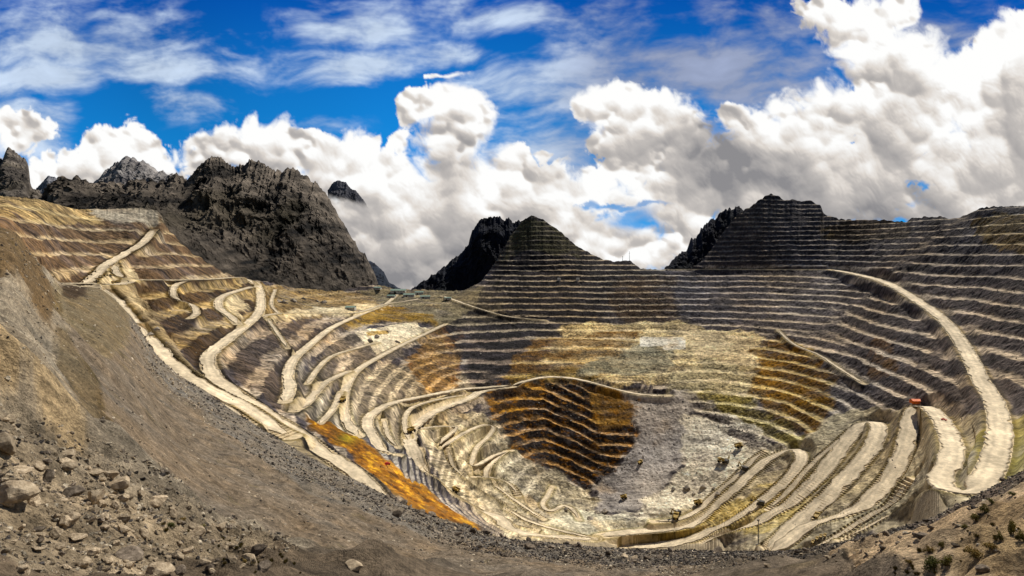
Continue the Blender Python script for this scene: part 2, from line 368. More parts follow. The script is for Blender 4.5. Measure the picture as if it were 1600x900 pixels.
# ------------------------------------------------------------------ haul roads
def unproj(u, v):
    u = np.atleast_1d(np.asarray(u, float)); v = np.atleast_1d(np.asarray(v, float))
    a1, aW, aY, aR, aYR = pit_frame(u)
    s_ = np.clip((a1 - v) / (a1 - aW), 0, 1) * (NS - 1)
    i = np.clip(s_.astype(int), 0, NS - 2); t = s_ - i; k = np.arange(len(u))
    Yv = aY[i, k] * (1 - t) + aY[i + 1, k] * t
    t2 = np.clip((aW - v) / np.maximum(aW - aR, 1), 0, 1)
    Yv = np.where(v < aW, aY[-1] + t2 * (np.maximum(aYR, aY[-1] + 12) - aY[-1]), Yv)
    return Yv
def catmull(P, n=10):
    P = np.asarray(P, float); P = np.vstack([2 * P[0] - P[1], P, 2 * P[-1] - P[-2]])
    out = []
    for i in range(1, len(P) - 2):
        for t in np.linspace(0, 1, n, endpoint=False):
            out.append(.5 * (2 * P[i] + (P[i+1] - P[i-1]) * t + (2*P[i-1] - 5*P[i] + 4*P[i+1] - P[i+2]) * t*t + (3*P[i] - P[i-1] - 3*P[i+1] + P[i+2]) * t**3))
    out.append(P[-2]); return np.array(out)
ROADS = [  # width in metres, brightness, survey points
 (20, 1.0, [(1296,421),(1343,430),(1387,443),(1433,470),(1477,503),(1510,548),(1533,595),(1553,627),(1562,667),(1558,705),(1545,738),(1524,762),(1496,770),(1474,760),(1470,742),(1484,720),(1488,696),(1477,668),(1463,647),(1443,634),(1428,640),(1417,683),(1405,723),(1381,758),(1350,788),(1317,804),(1267,822),(1225,848),(1195,864)]),
 (22, 1.0, [(943,857),(1033,858),(1100,846),(1167,822),(1200,806),(1233,788),(1277,747),(1310,707),(1332,678),(1350,661),(1368,658),(1373,674),(1360,702),(1333,735),(1300,769),(1262,803),(1225,838),(1195,860)]),
 (18, .97, [(935,838),(983,832),(1033,828),(1083,818),(1117,790),(1150,762),(1175,738),(1205,716),(1230,703),(1248,702),(1252,718),(1235,744),(1205,772),(1160,803),(1110,832),(1050,850),(980,856)]),
 (9, .85, [(1424,748),(1395,785),(1350,812),(1300,842),(1255,862)]),
 (8, .85, [(1480,770),(1440,782),(1400,800),(1360,822),(1310,846)]),
 (14, .95, [(800,602),(760,606),(717,609),(660,620),(613,630),(587,643),(574,657),(579,677),(592,695),(620,712)]),
 (13, .98, [(798,603),(830,593),(860,589),(900,592),(940,602),(975,612),(1010,618),(1045,618)]),
 (19, .96, [(800,604),(753,611),(733,623),(700,634),(667,650),(641,673),(640,690),(650,712),(668,740),(700,771),(733,790),(767,807),(800,826),(850,838),(930,842)]),
 (8, .95, [(650,672),(680,667),(713,668),(700,681),(688,692)]),
 (8, .95, [(690,699),(725,677),(758,663),(772,668),(762,684),(745,699),(737,728),(752,724),(772,712),(800,704)]),
 (8, .95, [(790,705),(770,722),(758,740),(775,760),(800,780),(830,800),(850,812)]),
 (8, .9, [(863,760),(856,775),(847,788),(860,800),(880,790),(895,797),(905,812)]),
 (9, .9, [(740,745),(780,748),(800,760),(810,775)]),
 (12, .95, [(697,506),(653,527),(620,543),(592,558),(562,576),(547,593),(538,618),(538,645),(546,665),(560,682)]),
 (10, .88, [(545,580),(510,597),(493,614),(478,632),(460,642)]),
 (13, .97, [(600,477),(560,493),(517,513),(483,540),(458,563),(450,587),(453,607),(445,628)]),
 (15, 1.0, [(400,440),(407,460),(405,487),(385,508),(350,535),(325,558),(336,590),(370,615),(405,640),(450,668),(500,702),(560,745),(600,778),(650,815)]),
 (17, .97, [(157,447),(172,467),(190,482),(205,505),(235,535),(262,565),(300,592),(345,618),(385,640),(420,664),(455,682)]),
 (12, .97, [(242,358),(222,380),(190,400),(165,414),(150,430),(132,443)]),
 (12, .95, [(84,444),(140,443),(180,446),(215,438),(260,438),(320,437),(377,434),(398,444)]),
 (9, .92, [(178,412),(182,425),(192,436),(215,438)]),
 (8, .93, [(290,438),(272,448),(274,466),(300,477),(307,490),(296,498)]),
 (12, .93, [(395,448),(370,455),(345,465),(342,480),(360,495),(372,507)]),
 (10, .9, [(410,494),(440,490),(500,490),(556,489),(600,476),(640,470),(680,462)]),
 (10, .9, [(625,457),(600,478)]),
 (10, .92, [(690,462),(730,476),(760,486),(800,496),(850,500)]),
 (9, .85, [(1040,421),(1120,421),(1200,421),(1296,421)]),
 (6, .92, [(655,700),(668,735),(700,765),(740,790),(790,815),(840,828)]),
 (7, .9, [(700,700),(710,730),(735,755),(765,775),(800,792)]),
 (8, .92, [(930,842),(900,835),(860,826),(820,812),(790,795)]),
 (10, .95, [(1020,815),(1060,812),(1095,795),(1120,770),(1150,745),(1175,720),(1195,705)]),
 (8, .93, [(1200,797),(1230,770),(1260,735),(1285,710),(1310,690),(1330,672)]),
 (7, .88, [(480,600),(500,572),(520,556),(555,545),(590,535)]),
 (6, .85, [(418,498),(440,530),(450,545)]),
 (7, .85, [(500,662),(520,640),(532,612)]),
 (9, .92, [(215,505),(240,548),(270,585),(310,612),(350,636),(392,664)]),
 (6, .85, [(430,452),(424,475),(436,492)]),
 (7, .88, [(640,690),(632,662),(640,640),(670,628),(720,618)]),
 (6, .85, [(600,655),(606,680),(622,700)]),
 (7, .8, [(1215,515),(1240,538),(1280,555),(1310,575),(1350,600)]),
]
road_near = np.zeros(PZ.shape)
road_defs = []
for w, br, pts in ROADS:
    cp = catmull(pts, 12); Yc = unproj(cp[:, 0], cp[:, 1]); Xc = xat(cp[:, 0], Yc); Zc = zat(cp[:, 1], Yc)
    P = np.stack([Xc, Yc], -1)
    d = np.r_[0, np.cumsum(np.hypot(*np.diff(P, axis=0).T))]
    n = max(8, int(d[-1] / 4)); t = np.linspace(0, d[-1], n)
    P = np.stack([np.interp(t, d, Xc), np.interp(t, d, Yc)], -1); Z = np.interp(t, d, Zc)
    for _ in range(6):
        P[1:-1] = (P[:-2] + P[1:-1] * 2 + P[2:]) / 4
    for _ in range(40):
        Z[1:-1] = (Z[:-2] + Z[1:-1] * 2 + Z[2:]) / 4
    road_defs.append((w, br, P, Z.copy()))
    px0, px1, py0, py1 = cp[:, 0].min() - 40, cp[:, 0].max() + 40, cp[:, 1].min() - 30, cp[:, 1].max() + 40
    jm = np.where((U > px0) & (U < px1))[0]
    sub = np.zeros(PZ.shape, bool); sub[:, jm] = (PV[:, jm] > py0) & (PV[:, jm] < py1)
    ii, jj = np.where(sub)
    vx, vy = PX[ii, jj], PY[ii, jj]
    best = np.full(len(ii), 1e9); bz = np.zeros(len(ii))
    step = 40
    for k in range(0, n, step):
        Pk = P[k:k + step + 1]; Zk = Z[k:k + step + 1]
        near = (vx > Pk[:, 0].min() - 2.2*w) & (vx < Pk[:, 0].max() + 2.2*w) & (vy > Pk[:, 1].min() - 2.2*w) & (vy < Pk[:, 1].max() + 2.2*w)
        ni = np.where(near)[0]
        if not len(ni): continue
        dd = np.hypot(vx[ni, None] - Pk[None, :, 0], vy[ni, None] - Pk[None, :, 1])
        a = dd.argmin(1); dm = dd[np.arange(len(ni)), a]; better = dm < best[ni]
        best[ni[better]] = dm[better]; bz[ni[better]] = Zk[a[better]]
    hit = best < 1.9 * w
    ii, jj, best, bz = ii[hit], jj[hit], best[hit], bz[hit]
    bl = 1 - sstep(w / 2 + 3, w * 0.9 + 8, best)
    PZ[ii, jj] = PZ[ii, jj] * (1 - bl) + bz * bl
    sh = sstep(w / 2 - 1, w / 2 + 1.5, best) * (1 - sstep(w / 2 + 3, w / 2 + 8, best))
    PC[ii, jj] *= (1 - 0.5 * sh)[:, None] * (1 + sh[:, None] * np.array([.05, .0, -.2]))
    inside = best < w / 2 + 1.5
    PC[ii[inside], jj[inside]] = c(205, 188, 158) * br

# ---- ground in front : gravel slope, banks
nodes = []
vv, Yv = ev(lB, U); 
A_Y = np.full(K, 1.2); A_Z = np.full(K, -1.62)
nodes.append((A_Y, A_Z))
nodes.append((Yv * .45 + .6, (zat(vv, Yv) * .45 - .8)))
for ln in (lB, lC, lC2, lM, lS):
    vv, Yv = ev(ln, U); nodes.append((Yv, zat(vv, Yv)))
YS, ZS = nodes[-1]
rows = [16, 50, 170, 110, 230, 250]
NY, NZ = [], []
for k, r in enumerate(rows):
    y0, z0 = nodes[k]; y1, z1 = nodes[k + 1]
    t = np.linspace(0, 1, r, endpoint=(k == len(rows) - 1))[:, None]
    yy_ = np.exp(np.log(y0) * (1 - t) + np.log(y1) * t); NY.append(yy_); NZ.append(z0 + (z1 - z0) * (yy_ - y0) / (y1 - y0))
NY = np.concatenate(NY); NZ = np.concatenate(NZ)
for _ in range(8):
    NZ[1:-1] = (NZ[:-2] + 2 * NZ[1:-1] + NZ[2:]) / 4; NY[1:-1] = (NY[:-2] + 2 * NY[1:-1] + NY[2:]) / 4
NU = np.repeat(U[None], len(NY), 0); NX = xat(NU, NY); NV = HZ - NZ * F / NY
dl = np.maximum(NY * 1.7 / F, 1.0 * np.abs(np.gradient(NY, axis=0)))
def octv(X, Y, lam, amp, off):
    m = sstep(1.8, 3.5, lam / dl); return perlin(X / lam + off, Y / lam - off) * amp * m
leftridge = inpoly(NU, NV, [(-200,330),(30,350),(100,445),(110,520),(200,745),(100,700),(0,640),(-200,600)])
leftridge = box(box(leftridge.astype(float), 22), 22)
rough = 1 + 1.1 * leftridge + sstep(60, 30, NY) * .6
topk = 1 - .75 * sstep(S0 := 0.0, 1.0, (NY - YS[None] * .85) / (YS[None] * .15))
n = 0
for lam, amp in ((60, 1.6), (28, 1.1), (13, .8), (6, .42), (2.8, .24), (1.3, .13), (.6, .07), (.28, .035), (.13, .015)):
    a = amp * (np.clip(NY / (lam * 3), 0, 1))
    n = n + octv(NX, NY, lam, 1, lam * 3.7) * a * 1.25
NZ = NZ + n * rough * topk
# erosion runnels down the gravel slope (they fall toward the east)
aX, aY = NX * .62 + NY * .78, NX * .78 - NY * .62
run = fbm(aX, aY * .09, 9, 4, off=201, gain=.6)
scr = sstep(55, 90, NY) * sstep(1250, 1100, NU)
NZ = NZ + run * .9 * scr * topk
# colours of the near ground
def nfb(lam, o, off): return fbm(NX, NY, lam, o, off=off, gain=.65)
base = np.zeros(NZ.shape + (3,)); base[:] = c(120, 106, 88)
NUw, NVw = warped(NU, NV, 9, 40)
NZN = .5 * fbm(NU + NV * .5, NV - NU * .5, 60, 5, off=640, gain=.7)
def nzone(poly, colr, k=1.0):
    m = box(box(inpoly(NUw, NVw, poly).astype(float), 9), 6); m = (sstep(.2, .8, m + 6 * NZN * m * (1 - m)) * k)[..., None]
    base[:] = base * (1 - m) + colr * m
nzone([(-200,300),(30,350),(100,445),(105,540),(200,745),(330,840),(500,900),(-200,900)], c(154,140,118))
nzone([(-200,340),(0,340),(60,400),(100,500),(70,520),(30,440),(-200,430)], c(112,92,64))
nzone([(0,600),(40,610),(130,700),(140,735),(110,720),(50,670),(0,645),(-200,600),(-200,500)], c(184,160,122))
nzone([(88,520),(112,545),(150,610),(190,670),(240,760),(212,752),(170,690),(125,640),(90,570)], c(92,74,40), .7)
nzone([(0,550),(60,600),(90,660),(60,650),(0,600)], c(112,88,44), .8)
nzone([(80,450),(160,448),(210,500),(180,560),(110,540),(90,490)], c(112,98,64), .5)
nzone([(90,446),(140,446),(135,470),(100,475)], c(60,46,32), .9)
nzone([(200,480),(250,540),(330,600),(430,672),(560,745),(700,800),(800,835),(960,850),(1200,855),(1300,845),(1420,815),(1420,845),(1300,880),(1000,885),(800,862),(640,830),(480,765),(330,660),(230,570)], c(118,110,98), .85)
nzone([(1280,900),(1330,875),(1420,848),(1500,812),(1600,760),(1770,680),(1770,900)], c(206,178,140))
nzone([(1100,900),(1150,872),(1290,862),(1420,830),(1430,850),(1330,880),(1290,900)], c(96,86,72), .9)
nzone([(1420,820),(1500,785),(1610,730),(1770,640),(1770,690),(1610,752),(1500,805),(1425,848)], c(112,96,82), .9)
nzone([(1560,800),(1620,790),(1620,850),(1530,880),(1490,880),(1540,840)], c(120,94,50), .6)
l1, l2, l3, l4 = nfb(30, 4, 301), nfb(5, 4, 311), nfb(1.1, 4, 321), nfb(.25, 3, 331)
near = sstep(60, 25, NY); far_ = 1 - near
lum = 1 + .22 * l1 + .45 * l2 * far_ + (.35 * l2 + .45 * l3) * near + .35 * l4 * near + .28 * run * scr + .35 * far_ * fbm(NX, NY, 2.2, 3, off=341, gain=.8)
lum = lum + .35 * far_ * fbm(NX, NY + NZ, 1.0, 2, off=345)
NC = base * np.clip(lum, .3, 1.9)[..., None]
NC = NC * (1 + np.clip(nfb(18, 3, 351), -1, 1)[..., None] * np.array([.16, .04, -.14]))
gr = (sstep(.25, .5, nfb(9, 4, 361)) * (NY < 330))[..., None] * .22
NC = NC * (1 - gr) + c(104, 92, 34) * gr

# hidden slope between the gravel crest and the first visible ground of the pit
V1Y = PY[0]; V1Zr = PZ[0]; V1X = PX[0]
kern = np.ones(61) / 61; V1Z = np.convolve(np.pad(V1Zr, 30, mode='edge'), kern, 'valid')
YD = YS + .6 * (V1Y - YS); ZD = np.maximum(ZS - .85 * (YD - YS), V1Z - 8)
t = np.linspace(0, 1, 26)[1:, None]
HY1 = NY[-1] * (1 - t) + YD * t; HZ1 = NZ[-1] * (1 - t) + ZD * t
t = np.linspace(0, 1, 70)[1:-1, None]
HY2 = YD * (1 - t) + V1Y * t; HZ2 = ZD * (1 - t) + (V1Z + (V1Zr - V1Z) * t ** 3) * t
hY = np.concatenate([HY1, HY2]); hZ = np.concatenate([HZ1, HZ2]); hX = xat(np.repeat(U[None], len(hY), 0), hY)
hz_n = fbm(hX, hY, 70, 2, off=401) * 5
hZ = hZ + hz_n * np.minimum(1, np.minimum(np.arange(len(hY)), np.arange(len(hY))[::-1]) / 8.0)[:, None]
hC = np.zeros(hZ.shape + (3,)); hC[:] = c(150, 138, 118); hC *= (1 + .5 * fbm(hX, hY + hZ, 40, 3, off=411))[..., None]
lm_ = NC.mean(-1, keepdims=True); NC = np.clip(lm_ + (NC - lm_) * 1.0, .004, .9) * .93
o = grid_mesh('gravel_slope', np.vstack([NX, hX[:3]]), np.vstack([NY, hY[:3]]), np.vstack([NZ, hZ[:3]]), np.concatenate([NC, hC[:3]]), M_SCREE); struct(o)
# ground behind the rim
t = np.linspace(0, 1, n3)[1:, None]
bY = PY[-1] + t ** 1.5 * 2600; bZ = PZ[-1] - np.minimum(t * 900 + 40 * t ** .5, 1400) - 30 * sstep(0, .1, t)
bX = xat(np.repeat(U[None], n3 - 1, 0), bY); bC = np.zeros(bZ.shape + (3,)); bC[:] = c(70, 66, 60)
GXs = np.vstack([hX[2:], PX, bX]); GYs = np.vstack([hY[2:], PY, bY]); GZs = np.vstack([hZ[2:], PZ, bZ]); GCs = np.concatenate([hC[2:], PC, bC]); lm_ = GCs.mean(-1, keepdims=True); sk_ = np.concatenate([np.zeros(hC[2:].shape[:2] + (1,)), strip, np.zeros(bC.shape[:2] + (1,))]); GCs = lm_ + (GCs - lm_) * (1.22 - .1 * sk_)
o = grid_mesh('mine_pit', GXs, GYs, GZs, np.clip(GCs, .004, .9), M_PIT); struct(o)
# far lowland reaching the horizon, lost under the cloud
gx = np.linspace(-60000, 60000, 60); gy = np.linspace(-20000, 80000, 60)
gX, gY = np.meshgrid(gx, gy); gZ = -1500 + 60 * fbm(gX, gY, 9000, 3)
gC = np.zeros(gX.shape + (3,)); gC[:] = (.05, .07, .05)
struct(grid_mesh('ground', gX, gY, gZ, gC, M_MTN))

# road surfaces
for w, br, P, Z in road_defs:
    n = len(P); tng = np.gradient(P, axis=0); tng /= np.maximum(np.hypot(*tng.T), 1e-6)[:, None]
    nrm = np.stack([-tng[:, 1], tng[:, 0]], -1)
    arc = np.arange(n) * 4.0
    taper = .25 + .75 * sstep(0, 30, np.minimum(arc, arc[-1] - arc)); Z = Z - 1.6 * (1 - sstep(0, 14, np.minimum(arc, arc[-1] - arc)))
    wl = taper * w / 2 * (1 + .28 * perlin(arc / 35, arc * 0 + w) + .30 * perlin(arc / 11, arc * 0 + w * 3 + br))
    wr = taper * w / 2 * (1 + .35 * perlin(arc / 31, arc * 0 + 50 + w) + .30 * perlin(arc / 9, arc * 0 + 90 + w))
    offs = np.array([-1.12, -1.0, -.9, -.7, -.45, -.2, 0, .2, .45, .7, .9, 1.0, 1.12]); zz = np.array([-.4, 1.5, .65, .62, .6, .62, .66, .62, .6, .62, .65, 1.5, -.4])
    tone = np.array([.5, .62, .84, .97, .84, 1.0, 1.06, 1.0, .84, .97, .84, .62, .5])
    co = np.zeros((n, len(offs), 3)); cc = np.zeros((n, len(offs), 3))
    for k, ofs in enumerate(offs):
        ww = wl if ofs < 0 else wr
        co[:, k, :2] = P + nrm * (ofs * ww)[:, None]
        co[:, k, 2] = Z + zz[k] + (.6 * perlin(arc / 14, arc * 0 + k * 7) - .3 if abs(ofs) == 1 else 0)
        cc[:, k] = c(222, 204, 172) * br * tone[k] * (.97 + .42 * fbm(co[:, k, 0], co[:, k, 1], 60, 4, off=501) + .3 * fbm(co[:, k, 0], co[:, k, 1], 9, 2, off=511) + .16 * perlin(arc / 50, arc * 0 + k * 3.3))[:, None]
    struct(grid_mesh('haul_road', co[..., 0], co[..., 1], co[..., 2], cc, M_ROAD))

# ------------------------------------------------------------------ mountains
def mountain(name, sil, base, Yr, amp, lam, cdark, clight, cveg, vegk=.5, step=1.5, rows_=230, depth=500, seed=0, snowline=None, lean=0.0, sharp=.7):
    u0, u1 = sil[0][0], sil[-1][0]
    u = np.arange(u0, u1 + .1, step)
    sk = np.array(sil, float); vs = np.interp(u, sk[:, 0], sk[:, 1])
    vs = vs - (1 - 2 * np.abs(perlin(u / 15.0 + seed, u * 0 + 1))) * 5 * sharp + 3 - 4.0 * np.abs(perlin(u / 4.9, u * 0 + seed)) * sharp - 1.6 * perlin(u / 2.1, u * 0 + seed) * sharp
    bk = np.array(base, float); vb = np.interp(u, bk[:, 0], bk[:, 1]); Yb = np.interp(u, bk[:, 0], bk[:, 2])
    yr = np.array([Yr] * len(u)) if np.isscalar(Yr) else np.interp(u, [p[0] for p in Yr], [p[1] for p in Yr])
    zr = zat(vs, yr); zb = zat(vb, Yb)
    s = np.linspace(0, 1, rows_)[:, None]
    Ym = Yb + (yr - Yb) * s; Zm = zb + (zr - zb) * s ** 1.0
    Xm = xat(np.repeat(u[None], rows_, 0), Ym)
    env = np.sin(np.pi * np.clip(s, 0, 1)) ** .6 * (1 - .3 * s)
    r1 = ridged(Xm + .25 * Zm, Ym + .4 * Zm, lam, 6, .55, seed)
    r2 = ridged(Xm * 1.0, Zm * .5 + Ym * .3, lam * .3, 6, .68, seed + 9)
    Zm = Zm + r1 * amp * env
    Ym = Ym - (r2 * amp * .9 + fbm(Xm, Zm, lam * .9, 3, off=seed) * amp) * env
    # colour
    nn = fbm(Xm, Zm * 1.4, lam * .5, 5, off=seed + 3, gain=.65)
    fine = fbm(Xm, Zm, lam * .07, 3, off=seed + 5, gain=.8)
    k = np.clip(.35 + .9 * nn + .5 * (r2 - .35) + .55 * fine, 0, 1)[..., None]
    Cm = cdark * (1 - k) + clight * k
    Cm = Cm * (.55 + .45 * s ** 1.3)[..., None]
    veg = (sstep(.0, .35, fbm(Xm, Zm, lam * .7, 4, off=seed + 7) + (.35 - s) * .5) * vegk)[..., None]
    Cm = Cm * (1 - veg) + cveg * (1 + .6 * fine[..., None]) * veg
    Cm = np.clip(Cm, .004, .8)
    nb = 16; t = np.linspace(0, 1, nb)[1:, None]
    yb = Ym[-1] + t * depth; zb2 = Zm[-1] - t * (Zm[-1].max() - (-1500)) * .9 - 8 * t
    xb = xat(np.repeat(u[None], nb - 1, 0), yb)
    Xm = np.vstack([Xm, xb]); Ym = np.vstack([Ym, yb]); Zm = np.vstack([Zm, zb2]); Cm = np.concatenate([Cm, np.repeat(Cm[-1:], nb - 1, 0)])
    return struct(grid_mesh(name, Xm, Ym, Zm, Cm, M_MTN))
gd, gl, gv = c(44,40,38), c(150,140,128), c(74,64,32)  # far ridges below: slight blue distance haze put into their rock colours
mountain('mountain', [(-170,250),(-60,262),(-10,240),(4,250),(12,229),(20,234),(30,243),(40,248),(45,262),(48,290),(70,305),(90,330)], [(-170,330,1500),(0,322,1500),(90,335,1500)], 1900, 26, 90, c(52,48,46), c(140,130,118), gv, .2, rows_=120, seed=1)
mountain('mountain', [(55,300),(66,283),(75,274),(85,276),(92,280),(100,292),(118,296),(140,300)], [(55,330,3600),(140,340,3600)], 4200, 40, 160, c(70,72,80), c(150,150,154), gv, .05, rows_=70, seed=2, sharp=.5)
mountain('mountain', [(135,305),(150,285),(165,266),(178,256),(190,248),(200,244),(212,248),(225,252),(240,262),(258,268),(272,272),(290,280),(330,290)], [(135,335,2500),(200,345,2400),(330,350,2300)], 3000, 60, 260, c(84,82,86), c(176,170,164), gv, .08, rows_=150, seed=3)
mountain('mountain', [(85,318),(100,292),(112,290),(122,282),(134,290),(150,296),(170,290),(200,292),(235,288),(262,282),(275,272),(288,278),(300,276),(312,262),(325,250),(338,245),(350,249),(362,262),(375,260),(392,251),(405,253),(418,262),(430,270),(445,263),(460,265),(475,272),(490,283),(503,294),(518,318),(532,342),(545,365),(560,388),(575,412),(588,440),(592,452)],
  [(85,345,1450),(240,350,1420),(262,390,1330),(300,412,1400),(350,436,1480),(400,448,1580),(450,456,1660),(520,464,1800),(592,458,1960)], [(85,2100),(300,2150),(450,2150),(592,2350)], 74, 300, c(20,18,17), c(138,126,112), c(52,46,26), .42, rows_=330, seed=4, step=1.3, sharp=.95)
mountain('mountain', [(512,296),(518,286),(530,281),(540,284),(550,293),(560,300),(568,312),(576,326),(584,345),(592,370)], [(512,400,6300),(592,420,6300)], 7000, 90, 420, c(40,42,52), c(92,92,98), gv, .05, rows_=110, seed=5, sharp=.5)
mountain('mountain', [(570,412),(578,405),(590,413),(600,424),(608,440),(625,449),(640,455),(665,456)], [(570,458,2900),(665,462,2900)], 3300, 25, 160, c(24,30,42), c(52,62,76), c(28,38,44), .4, rows_=70, seed=6, sharp=.3)
mountain('mountain', [(636,458),(650,448),(668,438),(690,421),(705,408),(722,396),(732,382),(738,360),(745,348),(756,342),(770,340),(785,340),(800,343),(812,346),(830,342),(850,352),(870,370)], [(636,464,2050),(700,466,2020),(760,462,2020),(870,440,2060)], [(636,2300),(870,2200)], 40, 260, c(14,17,28), c(34,38,50), c(22,28,24), .35, rows_=200, seed=7, sharp=.9)
mountain('mountain', [(1038,424),(1048,413),(1060,400),(1074,388),(1080,374),(1085,378),(1096,360),(1110,345),(1124,334),(1140,328),(1155,326),(1166,330),(1180,325),(1200,330)], [(1038,428,2060),(1200,420,2100)], 2250, 34, 200, c(16,18,30), c(40,44,58), c(26,32,28), .3, rows_=150, seed=8, sharp=1.1)

# ------------------------------------------------------------------ sky with its clouds (one far backdrop, 40 km off)
def cloudfield(us, vs, blobs, seed, wisp=1.0):
    uu, vv = np.meshgrid(us, vs)
    wu = uu + 26 * fbm(uu, vv, 90, 3, off=seed) + 4 * fbm(uu, vv, 26, 2, off=seed + 2)
    wv = vv + 22 * fbm(uu, vv, 80, 3, off=seed + 4) + 4 * fbm(uu, vv, 24, 2, off=seed + 6)
    D = np.full(uu.shape, -3.0)
    for (cx, cy, rx, ry, w) in blobs:
        d = w * (1 - np.sqrt(((wu - cx) / rx) ** 2 + ((wv - cy) / ry) ** 2))
        D = np.maximum(D, d) + .10 * np.exp(-((D - d) / .15) ** 2)
    bil = 0; a = 1.; lam = 60.; tot = 0
    for k in range(7):
        p_ = np.abs(perlin(wu / lam + seed + 13 * k, wv / lam - 7 * k))
        bil = bil + a * ((2.9 * p_ - .75) if k < 4 else (1 - 2.4 * p_)); tot += a
        a *= .62; lam *= .54
    bil /= tot
    return uu, vv, D, bil
def puffs(us, vs, blobs, seed, n=2600):
    # cumulus relief: heap ever smaller rounded heads inside the cloud outlines
    r_ = np.random.default_rng(seed); du = us[1] - us[0]
    Hh = np.full((len(vs), len(us)), 0.0)
    W = np.array([b[2] * b[3] for b in blobs], float); W /= W.sum()
    ks = r_.choice(len(blobs), n, p=W)
    for i in range(n):
        cx, cy, rx, ry, w = blobs[ks[i]]
        t = r_.uniform(0, 2 * np.pi); q = r_.uniform(0, 1) ** .45 * .92
        x = cx + rx * q * np.cos(t); y = cy + ry * q * np.sin(t)
        r = min(rx, ry) * (.42 if q < .5 else .26) * r_.uniform(.4, 1.15) * (1 if i % 3 else .5)
        r = max(r, 5)
        hgt = math.sqrt(max(0, 1 - q * q)) * min(rx, ry) * .8
        j0, j1 = np.searchsorted(us, [x - r, x + r]); k0, k1 = np.searchsorted(vs, [y - r, y + r])
        if j1 <= j0 or k1 <= k0: continue
        dx = us[j0:j1][None] - x; dy = vs[k0:k1][:, None] - y
        s_ = np.maximum(r * r - dx * dx - dy * dy, 0)
        z = hgt + np.sqrt(s_); z = np.where(s_ > 0, z, 0)
        Hh[k0:k1, j0:j1] = np.maximum(Hh[k0:k1, j0:j1], z)
    return Hh
us = np.arange(-330, 1931, 1.7); vs = np.arange(-170, 640, 1.7)
CUM = [ (20,195,60,35,1),(180,235,75,42,1.1),(150,265,110,45,1),(215,225,42,34,1.1),(60,290,90,45,1),(240,262,50,28,1),(-120,230,140,80,1),
 (350,215,42,30,1),(410,205,34,24,1.1),(440,235,70,45,1.1),(510,250,75,45,1.1),(545,280,80,60,1.1),(350,245,70,35,1),(600,300,100,70,1.1),(650,330,90,75,1),
 (680,165,62,38,1.3),(655,150,42,22,1.2),(728,180,42,38,1.2),(710,215,48,50,1.1),(700,280,60,75,1.1),(640,400,110,70,1.2),(720,340,80,80,1.1),(800,250,42,34,1.1),(620,222,20,18,.8),(960,320,110,60,.8),(1050,300,80,60,.8),(900,300,60,40,.7),
 (800,300,60,60,1.1),(860,285,40,40,1),(840,340,80,60,1.1),(900,350,60,45,1),(930,380,80,40,1.1),(1000,395,90,45,1.1),(1080,380,60,60,1.1),(580,235,20,12,.7),(845,240,12,10,.6),
 (955,165,60,40,1.3),(1010,170,62,44,1.2),(1060,195,52,42,1.2),(1000,210,85,48,1.2),(985,235,60,40,1),(1075,250,55,60,1.2),(1100,290,60,60,1.1),(1060,330,50,50,1),(1150,290,60,45,1.1),(1145,185,34,30,1),(990,290,16,26,.7),
 (1190,250,90,60,1.1),(1250,210,80,55,1.1),(1320,180,80,50,1.2),(1180,200,50,36,1),(1300,280,130,80,1.1),(1280,20,38,36,1.1),(1330,35,60,44,1.2),(1400,18,46,34,1.2),(1370,80,70,50,1.2),(1400,110,80,60,1.2),(1440,90,50,45,1.2),(1470,150,95,70,1.2),(1420,200,100,70,1.2),(1500,110,50,40,1.1),(1560,70,50,40,1.3),(1610,60,55,50,1.3),(1560,140,90,70,1.2),(1600,230,120,100,1.2),(1500,270,100,80,1.2),(1380,310,80,60,1.1),(1700,150,160,160,1.2),(1560,320,160,60,1.1),(1220,330,100,60,1.1),(702,118,36,8,.45)]
def lay(v0, v1_, uu, vv): return None
def make_clouds(us, vs, blobs, seed, n):
    uu, vv, D, bil = cloudfield(us, vs, blobs, seed)
    Hh = puffs(us, vs, blobs, seed, n)
    soft = sstep(-.2, .35, fbm(uu, vv, 150, 2, off=seed + 50))
    ero = D + .42 * bil - .08 + .12 * fbm(uu, vv, 14, 4, off=seed + 52, gain=.7)
    alpha = sstep(-.04 - .16 * soft, .12 + .30 * soft, ero)
    Hs_ = blur(Hh, 3) + 7 * bil
    gy_, gx_ = np.gradient(Hs_, vs[1] - vs[0])
    Hl = blur(Hh, 30); ly, lx = np.gradient(Hl, vs[1] - vs[0])
    nl = (ly * .85 + lx * -.25); ns = (gy_ * .8 + gx_ * -.35)
    body = np.clip(D, 0, 1.2)
    # shade: what lies toward the sun (up and a little right)
    thick = 0
    B = blur(np.clip(D * 1.5 + .3 * bil, 0, 1), 2)
    for k in (8, 20, 36, 56):
        thick = thick + np.roll(np.roll(B, k, 0), -int(k * .25), 1)
    thick /= 4
    low = fbm(uu, vv, 130, 4, off=seed + 60, gain=.5)
    sh = .86 + .13 * np.tanh(ns * .7) + .20 * np.tanh(nl * 1.3) - .08 * sstep(.4, 1.0, thick) + .08 * bil + .34 * low + .10 * fbm(uu, vv, 40, 5, off=seed + 66, gain=.7) + .10 * (1 - alpha) - .10 * sstep(900, 1250, uu) * sstep(180, 330, vv)
    return uu, vv, alpha, sh, D, bil, thick
uu, vv, al, sh, D, bil, thick = make_clouds(us, vs, CUM, 3, 3600)
